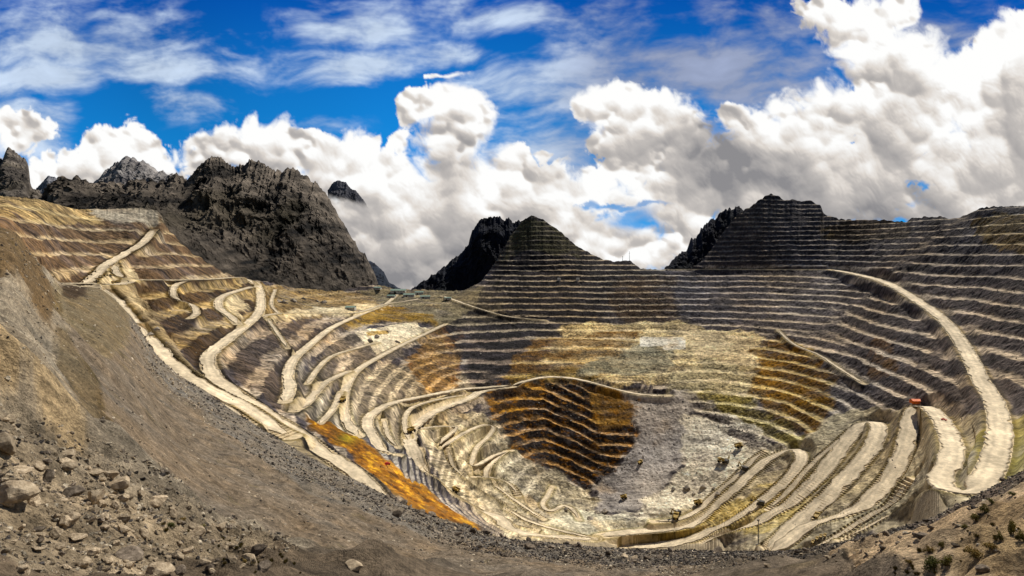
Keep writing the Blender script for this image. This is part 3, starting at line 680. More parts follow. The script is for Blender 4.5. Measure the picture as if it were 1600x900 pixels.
# shade patches where the heaps stand in each other's shadow, and blown-out heads
for (cx, cy, rx, ry, k) in [(705,255,42,60,-.36),(640,425,100,40,-.36),(740,395,60,50,-.32),(450,260,80,16,-.12),(700,330,30,50,-.14),(1105,220,60,55,-.50),(1115,275,55,45,-.34),(1180,250,70,40,-.26),(1240,270,70,50,-.18),(1000,220,60,25,-.12),(880,250,60,30,-.15),(1390,320,60,40,-.16),(1330,330,70,35,-.10),(1590,300,70,50,-.04),(1230,300,60,40,-.10),(840,260,60,40,-.12),(1420,150,40,30,-.12),(1500,60,40,40,-.10),(590,360,40,40,-.05),(1350,250,60,40,-.06),
    (765,305,28,30,.20),(960,150,50,25,.16),(700,155,50,20,.12),(1340,60,60,60,.14),(1530,140,50,70,.18),(1040,200,30,30,.08),(1080,330,60,25,.10),(1570,80,40,30,.14),(920,340,60,50,.08),(560,280,60,25,.08)]:
    sh = sh + k * np.exp(-((uu - cx) / rx) ** 2 - ((vv - cy) / ry) ** 2) * (1 + .5 * bil)
sh = np.clip(sh, .2, 1.12); sh = np.where(sh < .6, .6 - (.6 - sh) * .45, sh)
# clear blue, deeper overhead
tt = np.clip((vv + 60) / 460, 0, 1)[..., None]
sky = srgb(0, 66, 166) * (1 - tt) + srgb(30, 156, 230) * tt
sky = sky * (1 + .22 * fbm(uu, vv, 420, 2, off=71))[..., None]
# high cirrus, drawn out by the wind
cu = uu + .35 * vv + 60 * fbm(uu, vv, 260, 3, off=81); cv = vv + 30 * fbm(uu, vv, 200, 3, off=83)
cir = fbm(cu * .42, cv, 60, 6, off=91, gain=.6); cir2 = fbm(cu * .25 + cv * .2, cv, 20, 5, off=95, gain=.6)
env = np.zeros(uu.shape)
for (cx, cy, rx, ry, k) in [(130,70,190,62,.95),(230,105,170,38,.8),(90,118,110,32,.95),(300,160,90,28,.75),(40,200,110,60,.8),(560,45,120,42,.75),(560,105,130,34,.8),(690,90,110,24,.7),(780,20,260,38,.55),(500,190,60,16,.5),(660,15,110,16,.5),(330,60,120,30,.4),(0,140,140,30,.5),(1000,140,220,90,.85),(1080,90,220,60,.75),(880,230,160,70,.75),(1150,130,200,90,.85),(1450,60,100,60,.7),(950,270,160,60,.8),(1180,40,160,50,.6),(820,150,120,60,.7),(-150,80,160,80,.7),(1750,20,200,90,.6)]:
    env = np.maximum(env, k * np.exp(-(((uu - cx) / rx) ** 2 + ((vv - cy) / ry) ** 2) * 1.1))
ca = np.clip(sstep(.10, 1.0, env + .95 * cir + .22 * cir2 - .02) * sstep(.08, .4, env + .1), 0, .92)
rightgrey = sstep(780, 1000, uu)[..., None]
ccol = (srgb(196, 212, 232) * (1 - rightgrey) + srgb(150, 160, 186) * rightgrey) * (1 + .35 * cir + .2 * cir2)[..., None]
sky = sky * (1 - ca[..., None]) + ccol * ca[..., None]
shc = sh[..., None]
lit = srgb(255, 255, 254); grey = srgb(112, 114, 122)
warmw = srgb(222, 215, 208)
kk = np.clip((shc - .35) / .62, 0, 1)
cloudc = np.where(kk < .6, grey + (warmw - grey) * (kk / .6), warmw + (lit - warmw) * ((kk - .6) / .4))
holes = np.zeros(uu.shape)
for (cx, cy, rx, ry) in [(925,323,24,6),(988,343,44,24),(960,325,40,6),(1010,322,40,5),(1442,290,9,8)]:
    holes = np.maximum(holes, np.exp(-((uu + 30 * bil - cx) / rx) ** 2 - ((vv + 9 * bil + 16 * cir - cy) / ry) ** 2))
al = al * (1 - .85 * sstep(.15, .9, holes + .25 * bil * (holes > .1)))
skyc = sky * (1 - al[..., None]) + cloudc * al[..., None]
YB = 40000.0
em = bpy.data.materials.new('sky_and_cloud'); em.use_nodes = True
nt = em.node_tree; nt.nodes.clear()
out = nt.nodes.new('ShaderNodeOutputMaterial'); e = nt.nodes.new('ShaderNodeEmission'); a = nt.nodes.new('ShaderNodeAttribute'); a.attribute_name = 'Col'
nt.links.new(a.outputs['Color'], e.inputs['Color']); nt.links.new(e.outputs['Emission'], out.inputs['Surface'])
struct(grid_mesh('sky', xat(uu, YB), np.full(uu.shape, YB), zat(vv, YB), skyc, em, smooth=True))

# cloud bank drifting through the valley, in front of the far peak (soft, partly clear)
BANK = [(480,330,70,40,1),(560,345,70,34,1.2),(600,380,70,50,1.3),(640,430,90,45,1.3),(700,430,70,40,1),(540,375,60,40,1.2),(590,325,26,22,.8),(620,350,60,50,1.2)]
bu = np.arange(430, 800, 1.7); bv = np.arange(250, 500, 1.7)
u2, v2, a2, s2_, D2, b2, th2 = make_clouds(bu, bv, BANK, 23, 700)
jj0 = np.clip(((bu - us[0]) / 1.7).astype(int), 0, len(us) - 1); ii0 = np.clip(((bv - vs[0]) / 1.7).astype(int), 0, len(vs) - 1)
bc = cloudc[np.ix_(ii0, jj0)]
a2 = sstep(-.05, .45, D2 + .35 * b2)
rim_f = np.minimum(sstep(430, 470, u2), sstep(798, 740, u2)) * sstep(252, 280, v2)
a2 = a2 * rim_f * .97
bm_ = bpy.data.materials.new('valley_cloud'); bm_.use_nodes = True
nt = bm_.node_tree; nt.nodes.clear()
out = nt.nodes.new('ShaderNodeOutputMaterial'); e = nt.nodes.new('ShaderNodeEmission'); tr = nt.nodes.new('ShaderNodeBsdfTransparent'); mx = nt.nodes.new('ShaderNodeMixShader')
a = nt.nodes.new('ShaderNodeAttribute'); a.attribute_name = 'Col'
nt.links.new(a.outputs['Color'], e.inputs['Color']); nt.links.new(a.outputs['Alpha'], mx.inputs['Fac'])
nt.links.new(tr.outputs[0], mx.inputs[1]); nt.links.new(e.outputs[0], mx.inputs[2]); nt.links.new(mx.outputs[0], out.inputs['Surface'])
C4 = np.concatenate([bc, a2[..., None]], -1)
cb = grid_mesh('cloud_bank', xat(u2, 5200.0), 5200 + 120 * b2, zat(v2, 5200.0), C4, bm_, smooth=True)
cb['kind'] = 'stuff'; cb['label'] = 'low white cloud drifting in the valley between the dark mountains'; cb['category'] = 'cloud'

# ------------------------------------------------------------------ where the ground is
def spot_pit(u, v):
    j = int(np.clip(round((u - U[0]) / 1.55), 0, K - 1)); i = int(np.abs(PV[:, j] - v).argmin())
    return Vector((PX[i, j], PY[i, j], PZ[i, j]))
visN = None
def spot_near(u, v):
    j = int(np.clip(round((u - U[0]) / 1.55), 0, K - 1))
    vv_ = HZ - NZ[:, j] * F / NY[:, j]
    run_ = np.minimum.accumulate(vv_)
    i = int(np.argmax(run_ <= v)) if (run_ <= v).any() else len(vv_) - 1
    return Vector((NX[i, j], NY[i, j], NZ[i, j]))

# ------------------------------------------------------------------ boulders and stones
def rock_mesh(name, seed, sub=3, faceted=True):
    r = random.Random(seed); bm = bmesh.new(); bmesh.ops.create_icosphere(bm, subdivisions=sub, radius=1)
    planes = []
    for _ in range(11 if faceted else 6):
        d = Vector((r.gauss(0, 1), r.gauss(0, 1), r.gauss(0, 1))).normalized(); planes.append((d, r.uniform(.45, .85)))
    for v in bm.verts:
        for d, k in planes:
            t = v.co.dot(d)
            if t > k: v.co -= d * (t - k) * .96
    sx, sy, sz = r.uniform(.85, 1.25), r.uniform(.7, 1.0), r.uniform(.55, .9)
    off = r.uniform(0, 50)
    if sub >= 2:
        for v in bm.verts:
            p = v.co * 3
            n_ = math.sin(p.x * 2.1 + off) * math.cos(p.y * 2.7 + off) + .5 * math.sin(p.z * 5.3 + p.x * 4 + off)
            v.co *= 1 + .035 * n_ + r.uniform(-.012, .012)
    for v in bm.verts: v.co.x *= sx; v.co.y *= sy; v.co.z *= sz
    me = bpy.data.meshes.new(name); bm.to_mesh(me); bm.free(); return me
def rock_mat(name, a, b_, cc_, scale):
    m, nt, b = mat_new(name)
    tc = nt.nodes.new('ShaderNodeTexCoord'); oi = nt.nodes.new('ShaderNodeObjectInfo')
    n = nt.nodes.new('ShaderNodeTexNoise'); n.inputs['Scale'].default_value = scale; n.inputs['Detail'].default_value = 9; n.inputs['Roughness'].default_value = .7
    nt.links.new(tc.outputs['Object'], n.inputs['Vector'])
    cr = nt.nodes.new('ShaderNodeValToRGB'); cr.color_ramp.elements[0].position = .32; cr.color_ramp.elements[1].position = .7
    cr.color_ramp.elements[0].color = (*a, 1); cr.color_ramp.elements[1].color = (*b_, 1)
    e_ = cr.color_ramp.elements.new(.5); e_.color = (*cc_, 1)
    nt.links.new(n.outputs['Fac'], cr.inputs['Fac'])
    mr = nt.nodes.new('ShaderNodeMapRange'); mr.inputs['To Min'].default_value = .6; mr.inputs['To Max'].default_value = 1.35
    nt.links.new(oi.outputs['Random'], mr.inputs['Value'])
    vm = nt.nodes.new('ShaderNodeVectorMath'); vm.operation = 'SCALE'
    nt.links.new(cr.outputs['Color'], vm.inputs[0]); nt.links.new(mr.outputs['Result'], vm.inputs['Scale']); nt.links.new(vm.outputs[0], b.inputs['Base Color'])
    bp = nt.nodes.new('ShaderNodeBump'); bp.inputs['Strength'].default_value = .7; bp.inputs['Distance'].default_value = .06
    nt.links.new(n.outputs['Fac'], bp.inputs['Height']); nt.links.new(bp.outputs['Normal'], b.inputs['Normal'])
    b.inputs['Roughness'].default_value = .95
    return m
M_TAN = rock_mat('tan_boulder_rock', c(120,104,84), c(206,188,160), c(168,150,124), 2.2)
M_GREY = rock_mat('grey_boulder_rock', c(58,50,42), c(158,144,126), c(112,100,86), 1.6)
tan_meshes = [rock_mesh('boulder', 100 + i) for i in range(7)]; grey_meshes = [rock_mesh('boulder', 200 + i) for i in range(7)]
for m_ in tan_meshes: m_.materials.append(M_TAN)
for m_ in grey_meshes: m_.materials.append(M_GREY)
def boulder(u, v, wpx, mi, grey_, label, group=None, hs=1.0, rz=None, tilt=0.3, near_=True, asp=1.0):
    p = spot_near(u, v); o = bpy.data.objects.new('boulder', (grey_meshes if grey_ else tan_meshes)[mi % 7]); col.objects.link(o)
    r = wpx * .5 * p.y / F
    o.scale = (r * asp, r, r * hs); o.rotation_euler = (random.uniform(-tilt, tilt), random.uniform(-tilt, tilt), random.uniform(0, 6.28) if rz is None else rz)
    o.location = p + Vector((0, 0, r * hs * .35)); tag(o, label, 'boulder', group); return o
BIG = [(22,782,62,0,0,'large pale tan boulder at the left edge of the near rubble, sunlit on top',.9,.4),
 (6,706,50,1,0,'grey brown upright boulder cut by the left picture edge above the pale boulder',1.2,.5),
 (30,738,36,2,0,'flat pale slab lying just above the large pale tan boulder',.5,.2),
 (148,786,34,3,0,'tall pointed tan boulder with a deep black shadow below it',1.5,.1),
 (186,768,48,4,0,'broad rounded tan boulder right of the pointed one',.85,.9),
 (146,744,26,5,0,'small pale flat stone topping the rubble bank above the pointed boulder',.6,.0),
 (112,776,48,6,1,'wide grey brown boulder left of the pointed one, half sunk in rubble',.8,.3),
 (163,832,22,1,0,'small light grey oval stone below the pointed boulder',.6,.7),
 (207,876,50,2,1,'long tilted brown slab standing over a black hollow near the bottom edge',.7,-.7),
 (248,896,46,0,0,'pale flat boulder at the bottom edge right of the tilted slab',.6,.2),
 (345,828,24,3,0,'small tan boulder on the crest where the gravel slope begins',.9,.4),
 (552,890,44,4,0,'long pale slab at the bottom edge on the gravel slope',.5,-.6),
 (100,728,24,5,0,'orange tinted stone on the crest of the left rubble bank',.9,.3),
 (1440,840,20,2,1,'black shadowed squarish boulder on the right hand rim above the sandy bank',.9,.2),
 (1534,892,26,5,1,'dark boulder at the bottom right on the sandy bank',.8,.2),
 (1494,856,14,1,1,'small grey stone between the shrubs of the sandy bank',.7,.1),
 (1460,814,10,3,1,'small dark stone standing alone on the right hand grey rim',.9,.1),
 (120,845,26,6,0,'weathered tan stone in the middle of the left rubble field',.8,.1),
 (60,830,24,2,1,'grey stone in the rubble under the large pale boulder',.8,.1)]
for (u, v, w_, mi, g_, lb, hs, rz) in BIG: boulder(u, v, w_ , mi, g_, lb, None, hs, rz, .15)
# countable rubble
cnt = 0; rr = random.Random(3)
zonesB = [([(0,650),(100,705),(190,750),(300,820),(400,868),(480,900),(0,900)], 150, (8, 26), .12, 'angular tan stone in the rubble bank at the lower left', 'stones of the left rubble bank'),
          ([(560,740),(700,800),(800,838),(1000,860),(1200,866),(1290,858),(1330,868),(1200,890),(1000,895),(760,868),(600,800)], 85, (6, 16), .85, 'dark grey block of rock along the pit rim in the foreground', 'rock blocks along the near pit rim'),
          ([(1290,856),(1420,822),(1500,785),(1600,735),(1600,756),(1500,812),(1400,858),(1300,885)], 40, (5, 12), .8, 'dark block of rock between the pit rim and the sandy bank', 'rock blocks above the sandy bank'),
          ([(1290,900),(1600,765),(1600,900)], 16, (4, 9), .5, 'small stone lying on the sandy bank at the lower right', 'stones on the sandy bank')]
for poly, n_, (a_, b2_), pg, lb, gp in zonesB:
    pa = np.array(poly); k = 0; tries = 0
    while k < n_ and tries < 9000:
        tries += 1
        u = rr.uniform(pa[:, 0].min(), pa[:, 0].max()); v = rr.uniform(pa[:, 1].min(), pa[:, 1].max())
        if not inpoly(np.array([u]), np.array([v]), poly)[0]: continue
        w_ = a_ + (b2_ - a_) * rr.random() ** 2.0
        boulder(u, v, w_, rr.randrange(7), rr.random() < pg, lb, gp, rr.uniform(.6, 1.1), None, .5, asp=rr.uniform(.9, 1.5)); k += 1
# uncountable small stones : one rubble mesh
def stone_cloud(name, pts, radii, cols, mat):
    protos = []
    for k in range(6):
        m_ = rock_mesh('tmp', 900 + k, 1); co = np.empty(len(m_.vertices) * 3); m_.vertices.foreach_get('co', co)
        fc = np.empty(len(m_.polygons) * 3, int); m_.polygons.foreach_get('vertices', fc); protos.append((co.reshape(-1, 3), fc.reshape(-1, 3))); bpy.data.meshes.remove(m_)
    CO, FA, CC = [], [], []; base_ = 0
    for k in range(6):
        idx = np.arange(k, len(pts), 6); pc, pf = protos[k]; m = len(idx)
        th = rng.uniform(0, 6.28, m); c_, s_ = np.cos(th), np.sin(th); sc_ = rng.uniform(.6, 1.4, (m, 3)) * radii[idx, None]
        q = pc[None] * sc_[:, None]
        x = q[..., 0] * c_[:, None] - q[..., 1] * s_[:, None]; y = q[..., 0] * s_[:, None] + q[..., 1] * c_[:, None]
        CO.append((np.stack([x, y, q[..., 2]], -1) + pts[idx, None]).reshape(-1, 3))
        nv = len(pc); FA.append((pf[None] + (np.arange(m) * nv)[:, None, None] + base_).reshape(-1, 3)); base_ += nv * m
        CC.append(np.repeat(cols[idx], nv, 0))
    return link(name, mesh_np(name, np.concatenate(CO), np.concatenate(FA), np.concatenate(CC)), mat)
dens = np.zeros(NZ.shape)
dens += 1.9 * inpoly(NU, NV, [(-160,560),(0,645),(100,705),(190,748),(300,820),(400,865),(480,905),(-160,905)])
dens += 1.3 * inpoly(NUw, NVw, [(200,485),(250,550),(330,610),(430,680),(560,750),(700,805),(800,838),(960,850),(1200,860),(1300,850),(1420,818),(1420,850),(1330,880),(1200,900),(1000,900),(760,870),(600,810),(430,735),(330,665),(230,580)])
dens += .8 * inpoly(NUw, NVw, [(1290,856),(1420,820),(1500,783),(1600,732),(1770,640),(1770,680),(1600,756),(1500,812),(1400,858),(1300,885)])
dens += .14 * inpoly(NU, NV, [(1290,905),(1770,680),(1770,905)])
dens += .16 * (NY > 50); dens += .35 * leftridge
dens *= (NV < 915) * (NV > 340)
vis = NV <= np.minimum.accumulate(NV, axis=0) + 1.5
p_ = (dens * vis).ravel(); p_ /= p_.sum()
N_ST = 95000
pick = rng.choice(len(p_), N_ST, p=p_)
pts = np.stack([NX.ravel()[pick], NY.ravel()[pick], NZ.ravel()[pick]], -1)
nearleft = (NY.ravel()[pick] < 60)
pxr = .55 + (2.4 + 2.6 * nearleft) * rng.random(N_ST) ** 4.5
rad = pxr * pts[:, 1] / F * 1.15
pts[:, :2] += rng.uniform(-1, 1, (N_ST, 2)) * (pts[:, 1] * 1.2 / F)[:, None]
bc_ = np.array([c(70,64,58), c(128,116,102), c(168,150,124), c(196,182,158), c(96,90,86)])
darkz = inpoly(NU, NV, [(200,480),(760,790),(1200,850),(1600,720),(1600,760),(1300,900),(760,880),(400,740)]).ravel()[pick]
ci = np.where(darkz, rng.choice(5, N_ST, p=[.42, .2, .08, .06, .24]), rng.choice(5, N_ST, p=[.06, .26, .34, .28, .06]))
st_o = stone_cloud('rubble', pts, rad, bc_[ci] * rng.uniform(.7, 1.2, (N_ST, 1)), M_SCREE)
tag(st_o, 'loose small stones strewn over the foreground banks and the pit rim', 'rubble', kind='stuff')
# blocks at the foot of the grey chute inside the pit and on benches
mk = inpoly(PUw, PVw, [(940,780),(1000,620),(1085,615),(1075,690),(1040,760),(985,805),(930,805)]) * .35 + .12 * ((PV > 440) & (PY > 0) & (PU > 60)) + 1.2 * inpoly(PUw, PVw, [(1090,615),(1205,705),(1190,712),(1100,655)])
mk *= (road_near < 1)
p_ = mk.ravel() / mk.sum(); pick = rng.choice(len(p_), 9000, p=p_)
pts = np.stack([PX.ravel()[pick], PY.ravel()[pick], PZ.ravel()[pick]], -1)
rad = (.35 + 1.5 * rng.random(9000) ** 5) * pts[:, 1] / F
o = stone_cloud('fallen_rock', pts, rad, np.array([c(60,54,50), c(128,120,112), c(156,148,138)])[rng.choice(3, 9000, p=[.4, .4, .2])], M_PIT)
tag(o, 'fallen blocks scattered over the grey rubble chute and the mine benches', 'fallen rock', kind='stuff')

# ------------------------------------------------------------------ plants
def leaf_mat(name, a, b_):
    m, nt, b = mat_new(name); at = nt.nodes.new('ShaderNodeAttribute'); at.attribute_name = 'Col'
    nt.links.new(at.outputs['Color'], b.inputs['Base Color']); b.inputs['Roughness'].default_value = .8; return m
M_LEAF = leaf_mat('shrub_leaf', 0, 0); M_STEM = plain_mat('shrub_stem', (.09, .06, .035), .9)
def foliage_mesh(seed, n, rx, rz, ls, dark, light, spiky=False):
    r = np.random.default_rng(seed)
    lob = r.normal(0, .45, (7, 3)) * [rx, rx, rz * .5] + [0, 0, rz * .5]
    k = r.integers(0, 7, n); p = lob[k] + r.normal(0, .22, (n, 3)) * [rx, rx, rz * .8]; p[:, 2] = np.maximum(p[:, 2], .02 * rz)
    if spiky:
        p[:, :2] = r.normal(0, .4, (n, 2)) * rx; p[:, 2] = 0
        d = np.stack([r.normal(0, .35, n), r.normal(0, .35, n), np.ones(n)], -1); ln = rz * r.uniform(.5, 1.1, n)
    else:
        d = r.normal(0, 1, (n, 3)); d[:, 2] = np.abs(d[:, 2]) + .2; ln = ls * r.uniform(.6, 1.4, n)
    d /= np.linalg.norm(d, axis=1)[:, None]
    sd = np.cross(d, r.normal(0, 1, (n, 3))); sd /= np.linalg.norm(sd, axis=1)[:, None]
    wd = ls * (.12 if spiky else .42)
    a_ = p; b_ = p + d * ln[:, None] * .5 + sd * wd; c_ = p + d * ln[:, None]; e_ = p + d * ln[:, None] * .5 - sd * wd
    co = np.stack([a_, b_, c_, e_], 1).reshape(-1, 3); q = np.arange(n * 4).reshape(n, 4)
    t = np.clip(p[:, 2] / rz + r.normal(0, .25, n), 0, 1)[:, None]; cl = dark * (1 - t) + light * t
    return mesh_np('foliage', co, q, np.repeat(cl, 4, 0))
def stem_mesh(seed, rx, rz):
    r = random.Random(seed); bm = bmesh.new()
    for k in range(6):
        a = r.uniform(0, 6.28); tip = Vector((math.cos(a) * rx * .6, math.sin(a) * rx * .6, rz * .75))
        m4 = Vector((0, 0, 1)).rotation_difference(tip.normalized()).to_matrix().to_4x4()
        g = bmesh.ops.create_cone(bm, cap_ends=True, segments=5, radius1=.03 * rx + .01, radius2=.008, depth=tip.length)
        bmesh.ops.transform(bm, matrix=Matrix.Translation(tip * .5) @ m4, verts=g['verts'])
    me = bpy.data.meshes.new('stem'); bm.to_mesh(me); bm.free(); me.materials.append(M_STEM); return me
shr = []
for k in range(5):
    fm = foliage_mesh(40 + k, 900, 1.0, 1.1, .16, c(60,56,28), [c(138,130,66), c(158,134,74), c(104,108,56)][k % 3]); fm.materials.append(M_LEAF); shr.append((fm, stem_mesh(k, 1, 1.1)))
tuf = []
for k in range(4):
    fm = foliage_mesh(60 + k, 260, .5, 1.0, .22, c(84,74,34), c(178,156,84), True); fm.materials.append(M_LEAF); tuf.append(fm)
def shrub(u, v, wpx, k, label, group=None, hs=1.0):
    p = spot_near(u, v); r = wpx * .5 * p.y / F; e = bpy.data.objects.new('shrub', None); col.objects.link(e); e.location = p; e.scale = (r, r, r * hs); e.rotation_euler.z = random.uniform(0, 6)
    e.empty_display_size = .2; tag(e, label, 'shrub', group)
    for nm, me in (('foliage', shr[k % 5][0]), ('stem', shr[k % 5][1])):
        o = bpy.data.objects.new(nm, me); col.objects.link(o); o.parent = e
for (u, v, w_, k, lb, hs) in [(1472,856,13,0,'small dark green shrub standing alone on the open sand',1.6),(1452,864,18,1,'olive shrub just left of the lone dark one on the sandy bank',1.2),
   (1455,893,34,2,'wide brownish shrub at the bottom edge of the sandy bank',1.2),(1478,888,28,3,'olive brown shrub right of the wide one at the bottom edge',1.1),
   (1524,874,34,1,'yellow olive shrub in the middle of the sandy bank',1.0),(1547,862,26,4,'reddish brown shrub upslope of the yellow olive one',.9),
   (1562,850,14,0,'dark slim shrub left of the tall pair at the right edge',2.0),(1581,836,20,3,'tall black green shrub near the right edge',2.6),(1595,850,18,0,'tall dark shrub cut by the right edge',2.2),
   (1508,826,14,0,'dark shrub lowest in the row on the sandy rim',1.1),(1524,815,20,3,'dark green shrub second in the row on the sandy rim',1.2),(1538,803,20,0,'dark green shrub third in the row on the sandy rim',1.2),(1550,791,14,3,'dark shrub uppermost in the row on the sandy rim',1.1),
   (1421,884,14,4,'small dark shrub low on the left part of the sandy bank',1.2),(1582,776,14,2,'small olive shrub high on the sandy bank by the rim',1.0),
   (268,824,16,2,'reddish green shrub on the crest of the left rubble bank',1.1),(283,818,16,1,'yellow green shrub beside the reddish one on the left crest',1.3),(312,832,18,3,'green shrub further down the left crest',1.2),(388,885,22,1,'yellow green shrub near the bottom edge on the left',1.0),
   (1577,745,10,2,'yellow green shrub on the rim at the right edge',.9)]:
    shrub(u, v, w_ * .8, k, lb, None, hs * .85)
def tuft(u, v, wpx, k, lb, gp):
    p = spot_near(u, v); r = wpx * .5 * p.y / F; o = bpy.data.objects.new('grass_tuft', tuf[k % 4]); col.objects.link(o); o.location = p; o.scale = (r, r, r * 1.1); o.rotation_euler.z = random.uniform(0, 6); tag(o, lb, 'grass', gp)
rr = random.Random(9)
for k in range(46):
    if k < 26: u = rr.uniform(230, 470); v = 800 + (u - 230) * .36 + rr.uniform(0, 45); lb, gp = 'dry yellow grass tuft among the stones of the left crest', 'grass tufts on the left crest'
    else: u = rr.uniform(1380, 1598); v = 905 - (u - 1380) * .35 + rr.uniform(-25, 40); lb, gp = 'dry grass tuft on the sandy bank at the lower right', 'grass tufts on the sandy bank'
    tuft(u, min(v, 898), rr.uniform(6, 13), k, lb, gp)

# ------------------------------------------------------------------ machines
M_YEL = plain_mat('yellow_paint_dusty', (.34, .23, .06), .55); M_WHT = plain_mat('white_paint_dusty', (.6, .58, .52), .5)
M_BLK = plain_mat('tyre_rubber', (.018, .017, .016), .9); M_DRK = plain_mat('dark_steel', (.06, .055, .05), .6, .3)
M_ORG = plain_mat('orange_sheeting', (.85, .16, .02), .6); M_RED = plain_mat('red_paint', (.5, .03, .02), .5); M_GLS = plain_mat('cab_glass', (.03, .04, .05), .1)
M_ROOF = plain_mat('green_roof_sheet', (.22, .30, .24), .5); M_WALL = plain_mat('pale_shed_wall', (.5, .48, .42), .7)
def bm_box(bm, cx, cy, cz, sx, sy, sz, rot=None, taper=None):
    g = bmesh.ops.create_cube(bm, size=1)
    for v in g['verts']:
        v.co.x *= sx; v.co.y *= sy; v.co.z *= sz
        if taper and v.co.z > 0: v.co.x *= taper[0]; v.co.y *= taper[1]
    if rot: bmesh.ops.transform(bm, matrix=Matrix.Rotation(rot[0], 4, rot[1]), verts=g['verts'])
    bmesh.ops.translate(bm, vec=(cx, cy, cz), verts=g['verts'])
def bm_cyl(bm, cx, cy, cz, r, d, axis='Y', seg=18, r2=None):
    g = bmesh.ops.create_cone(bm, cap_ends=True, segments=seg, radius1=r, radius2=r if r2 is None else r2, depth=d)
    if axis == 'Y': bmesh.ops.transform(bm, matrix=Matrix.Rotation(math.pi / 2, 4, 'X'), verts=g['verts'])
    if axis == 'X': bmesh.ops.transform(bm, matrix=Matrix.Rotation(math.pi / 2, 4, 'Y'), verts=g['verts'])
    bmesh.ops.translate(bm, vec=(cx, cy, cz), verts=g['verts'])
def part(name, fn, mat, bev=0.0):
    bm = bmesh.new(); fn(bm)
    if bev: bmesh.ops.bevel(bm, geom=list(bm.edges), offset=bev, segments=1, affect='EDGES')
    me = bpy.data.meshes.new(name); bm.to_mesh(me); bm.free(); me.materials.append(mat); return (name, me)
def place(kind, parts, loc, rz, label, cat, group=None, s=1.0):
    e = bpy.data.objects.new(kind, None); col.objects.link(e); e.location = loc; e.rotation_euler.z = rz; e.scale = (s,) * 3; e.empty_display_size = 1; tag(e, label, cat, group)
    for nm, me in parts:
        o = bpy.data.objects.new(nm, me); col.objects.link(o); o.parent = e
    return e
def bed(bm):
    bm_box(bm, -1.6, 0, 4.6, 8.2, 6.2, .4, (math.radians(-8), 'Y')); bm_box(bm, -1.6, 2.95, 5.5, 8.2, .3, 2.0, (math.radians(-4), 'Y')); bm_box(bm, -1.6, -2.95, 5.5, 8.2, .3, 2.0, (math.radians(-4), 'Y'))
    bm_box(bm, 2.5, 0, 5.8, .35, 6.2, 2.4, (math.radians(15), 'Y')); bm_box(bm, 4.3, 0, 6.9, 3.4, 6.4, .3)
truck = [part('tray', bed, M_YEL, .05), part('chassis', lambda b: (bm_box(b, 0, 0, 2.2, 11, 2.6, 1.2), bm_box(b, 5.0, 0, 3.2, 1.8, 5.6, 1.8), bm_box(b, 5.9, 0, 2.0, .5, 6.0, 1.1)), M_YEL, .06),
    part('cab', lambda b: bm_box(b, 4.4, 1.7, 5.1, 2.0, 2.0, 2.0, None, (.85, .9)), M_WHT, .08), part('window', lambda b: (bm_box(b, 5.32, 1.7, 5.4, .14, 1.5, .9), bm_box(b, 4.4, 2.66, 5.4, 1.3, .12, .9)), M_GLS)]
for (x, y) in ((3.9, 2.6), (3.9, -2.6), (-3.2, 2.7), (-3.2, -2.7), (-3.2, 1.6), (-3.2, -1.6)):
    truck.append(part('wheel', lambda b, x=x, y=y: bm_cyl(b, x, y, 1.6, 1.6, 1.05), M_BLK))
def tracks(b):
    for y in (-2.4, 2.4): bm_box(b, 0, y, .9, 7.6, 1.3, 1.5, None, (1, 1)); bm_cyl(b, 3.8, y, .9, .75, 1.3); bm_cyl(b, -3.8, y, .9, .75, 1.3)
shovel = [part('track', tracks, M_DRK), part('house', lambda b: (bm_box(b, -1.2, 0, 3.6, 7.2, 5.6, 3.2), bm_box(b, -3.9, 0, 3.4, 1.6, 5.8, 2.4), bm_cyl(b, 0, 0, 1.8, 1.6, .7, 'Z')), M_DRK, .1), part('cab', lambda b: bm_box(b, 2.2, 1.9, 5.6, 2.4, 1.8, 2.4), M_WHT, .1),
    part('boom', lambda b: (bm_box(b, 5.6, 0, 6.6, 8.6, 1.0, 1.3, (math.radians(-38), 'Y'))), M_YEL, .05), part('stick', lambda b: bm_box(b, 9.4, 0, 6.2, 1.0, .8, 6.6, (math.radians(-22), 'Y')), M_YEL, .05),
    part('bucket', lambda b: (bm_box(b, 10.4, 0, 2.6, 2.4, 3.2, .4), bm_box(b, 9.4, 0, 3.4, .4, 3.2, 2.0), bm_box(b, 10.4, 1.5, 3.3, 2.2, .25, 1.6), bm_box(b, 10.4, -1.5, 3.3, 2.2, .25, 1.6)), M_DRK)]
TR = [(1154,698,.4,'haul truck on the pale ramp below the ochre benches',1.3),(1128,722,2.4,'haul truck parked left of the excavator in the pale inner pit',1.2),(1057,812,1.2,'haul truck waiting under the excavator beside the white pit floor',1.3),(1090,788,.2,'haul truck crossing the pale floor above the lower ramp',1.2),
      (1276,806,.9,'haul truck climbing the broad pale road at the lower right',1.0),(712,767,2.4,'haul truck on the long ramp beside the orange strip',1.0),(535,634,1.6,'white topped haul truck on the winding road left of the pit',1.0),(975,778,.2,'haul truck at the toe of the grey rubble chute',1.0),
      (1000,724,.9,'haul truck halfway up the grey rubble chute',1.0),(642,682,1.0,'haul truck at the hairpin left of the inner pit',1.1)]
for (u, v, rz, lb, s_) in TR: place('haul_truck', truck, spot_pit(u, v) + Vector((0, 0, .6)), rz, lb, 'truck', 'haul trucks in the pit', s_)
for k, (u, v, rz) in enumerate([(134,433,.5),(140,428,.6),(146,425,.4),(152,440,.1),(158,438,.1),(165,434,.3),(177,438,2.9),(183,437,2.9),(175,433,2.9)]):
    place('haul_truck', truck, spot_pit(u, v) + Vector((0, 0, .6)), rz, 'haul truck parked at the road junction on the upper left', 'truck', 'trucks parked at the upper left junction', .5)
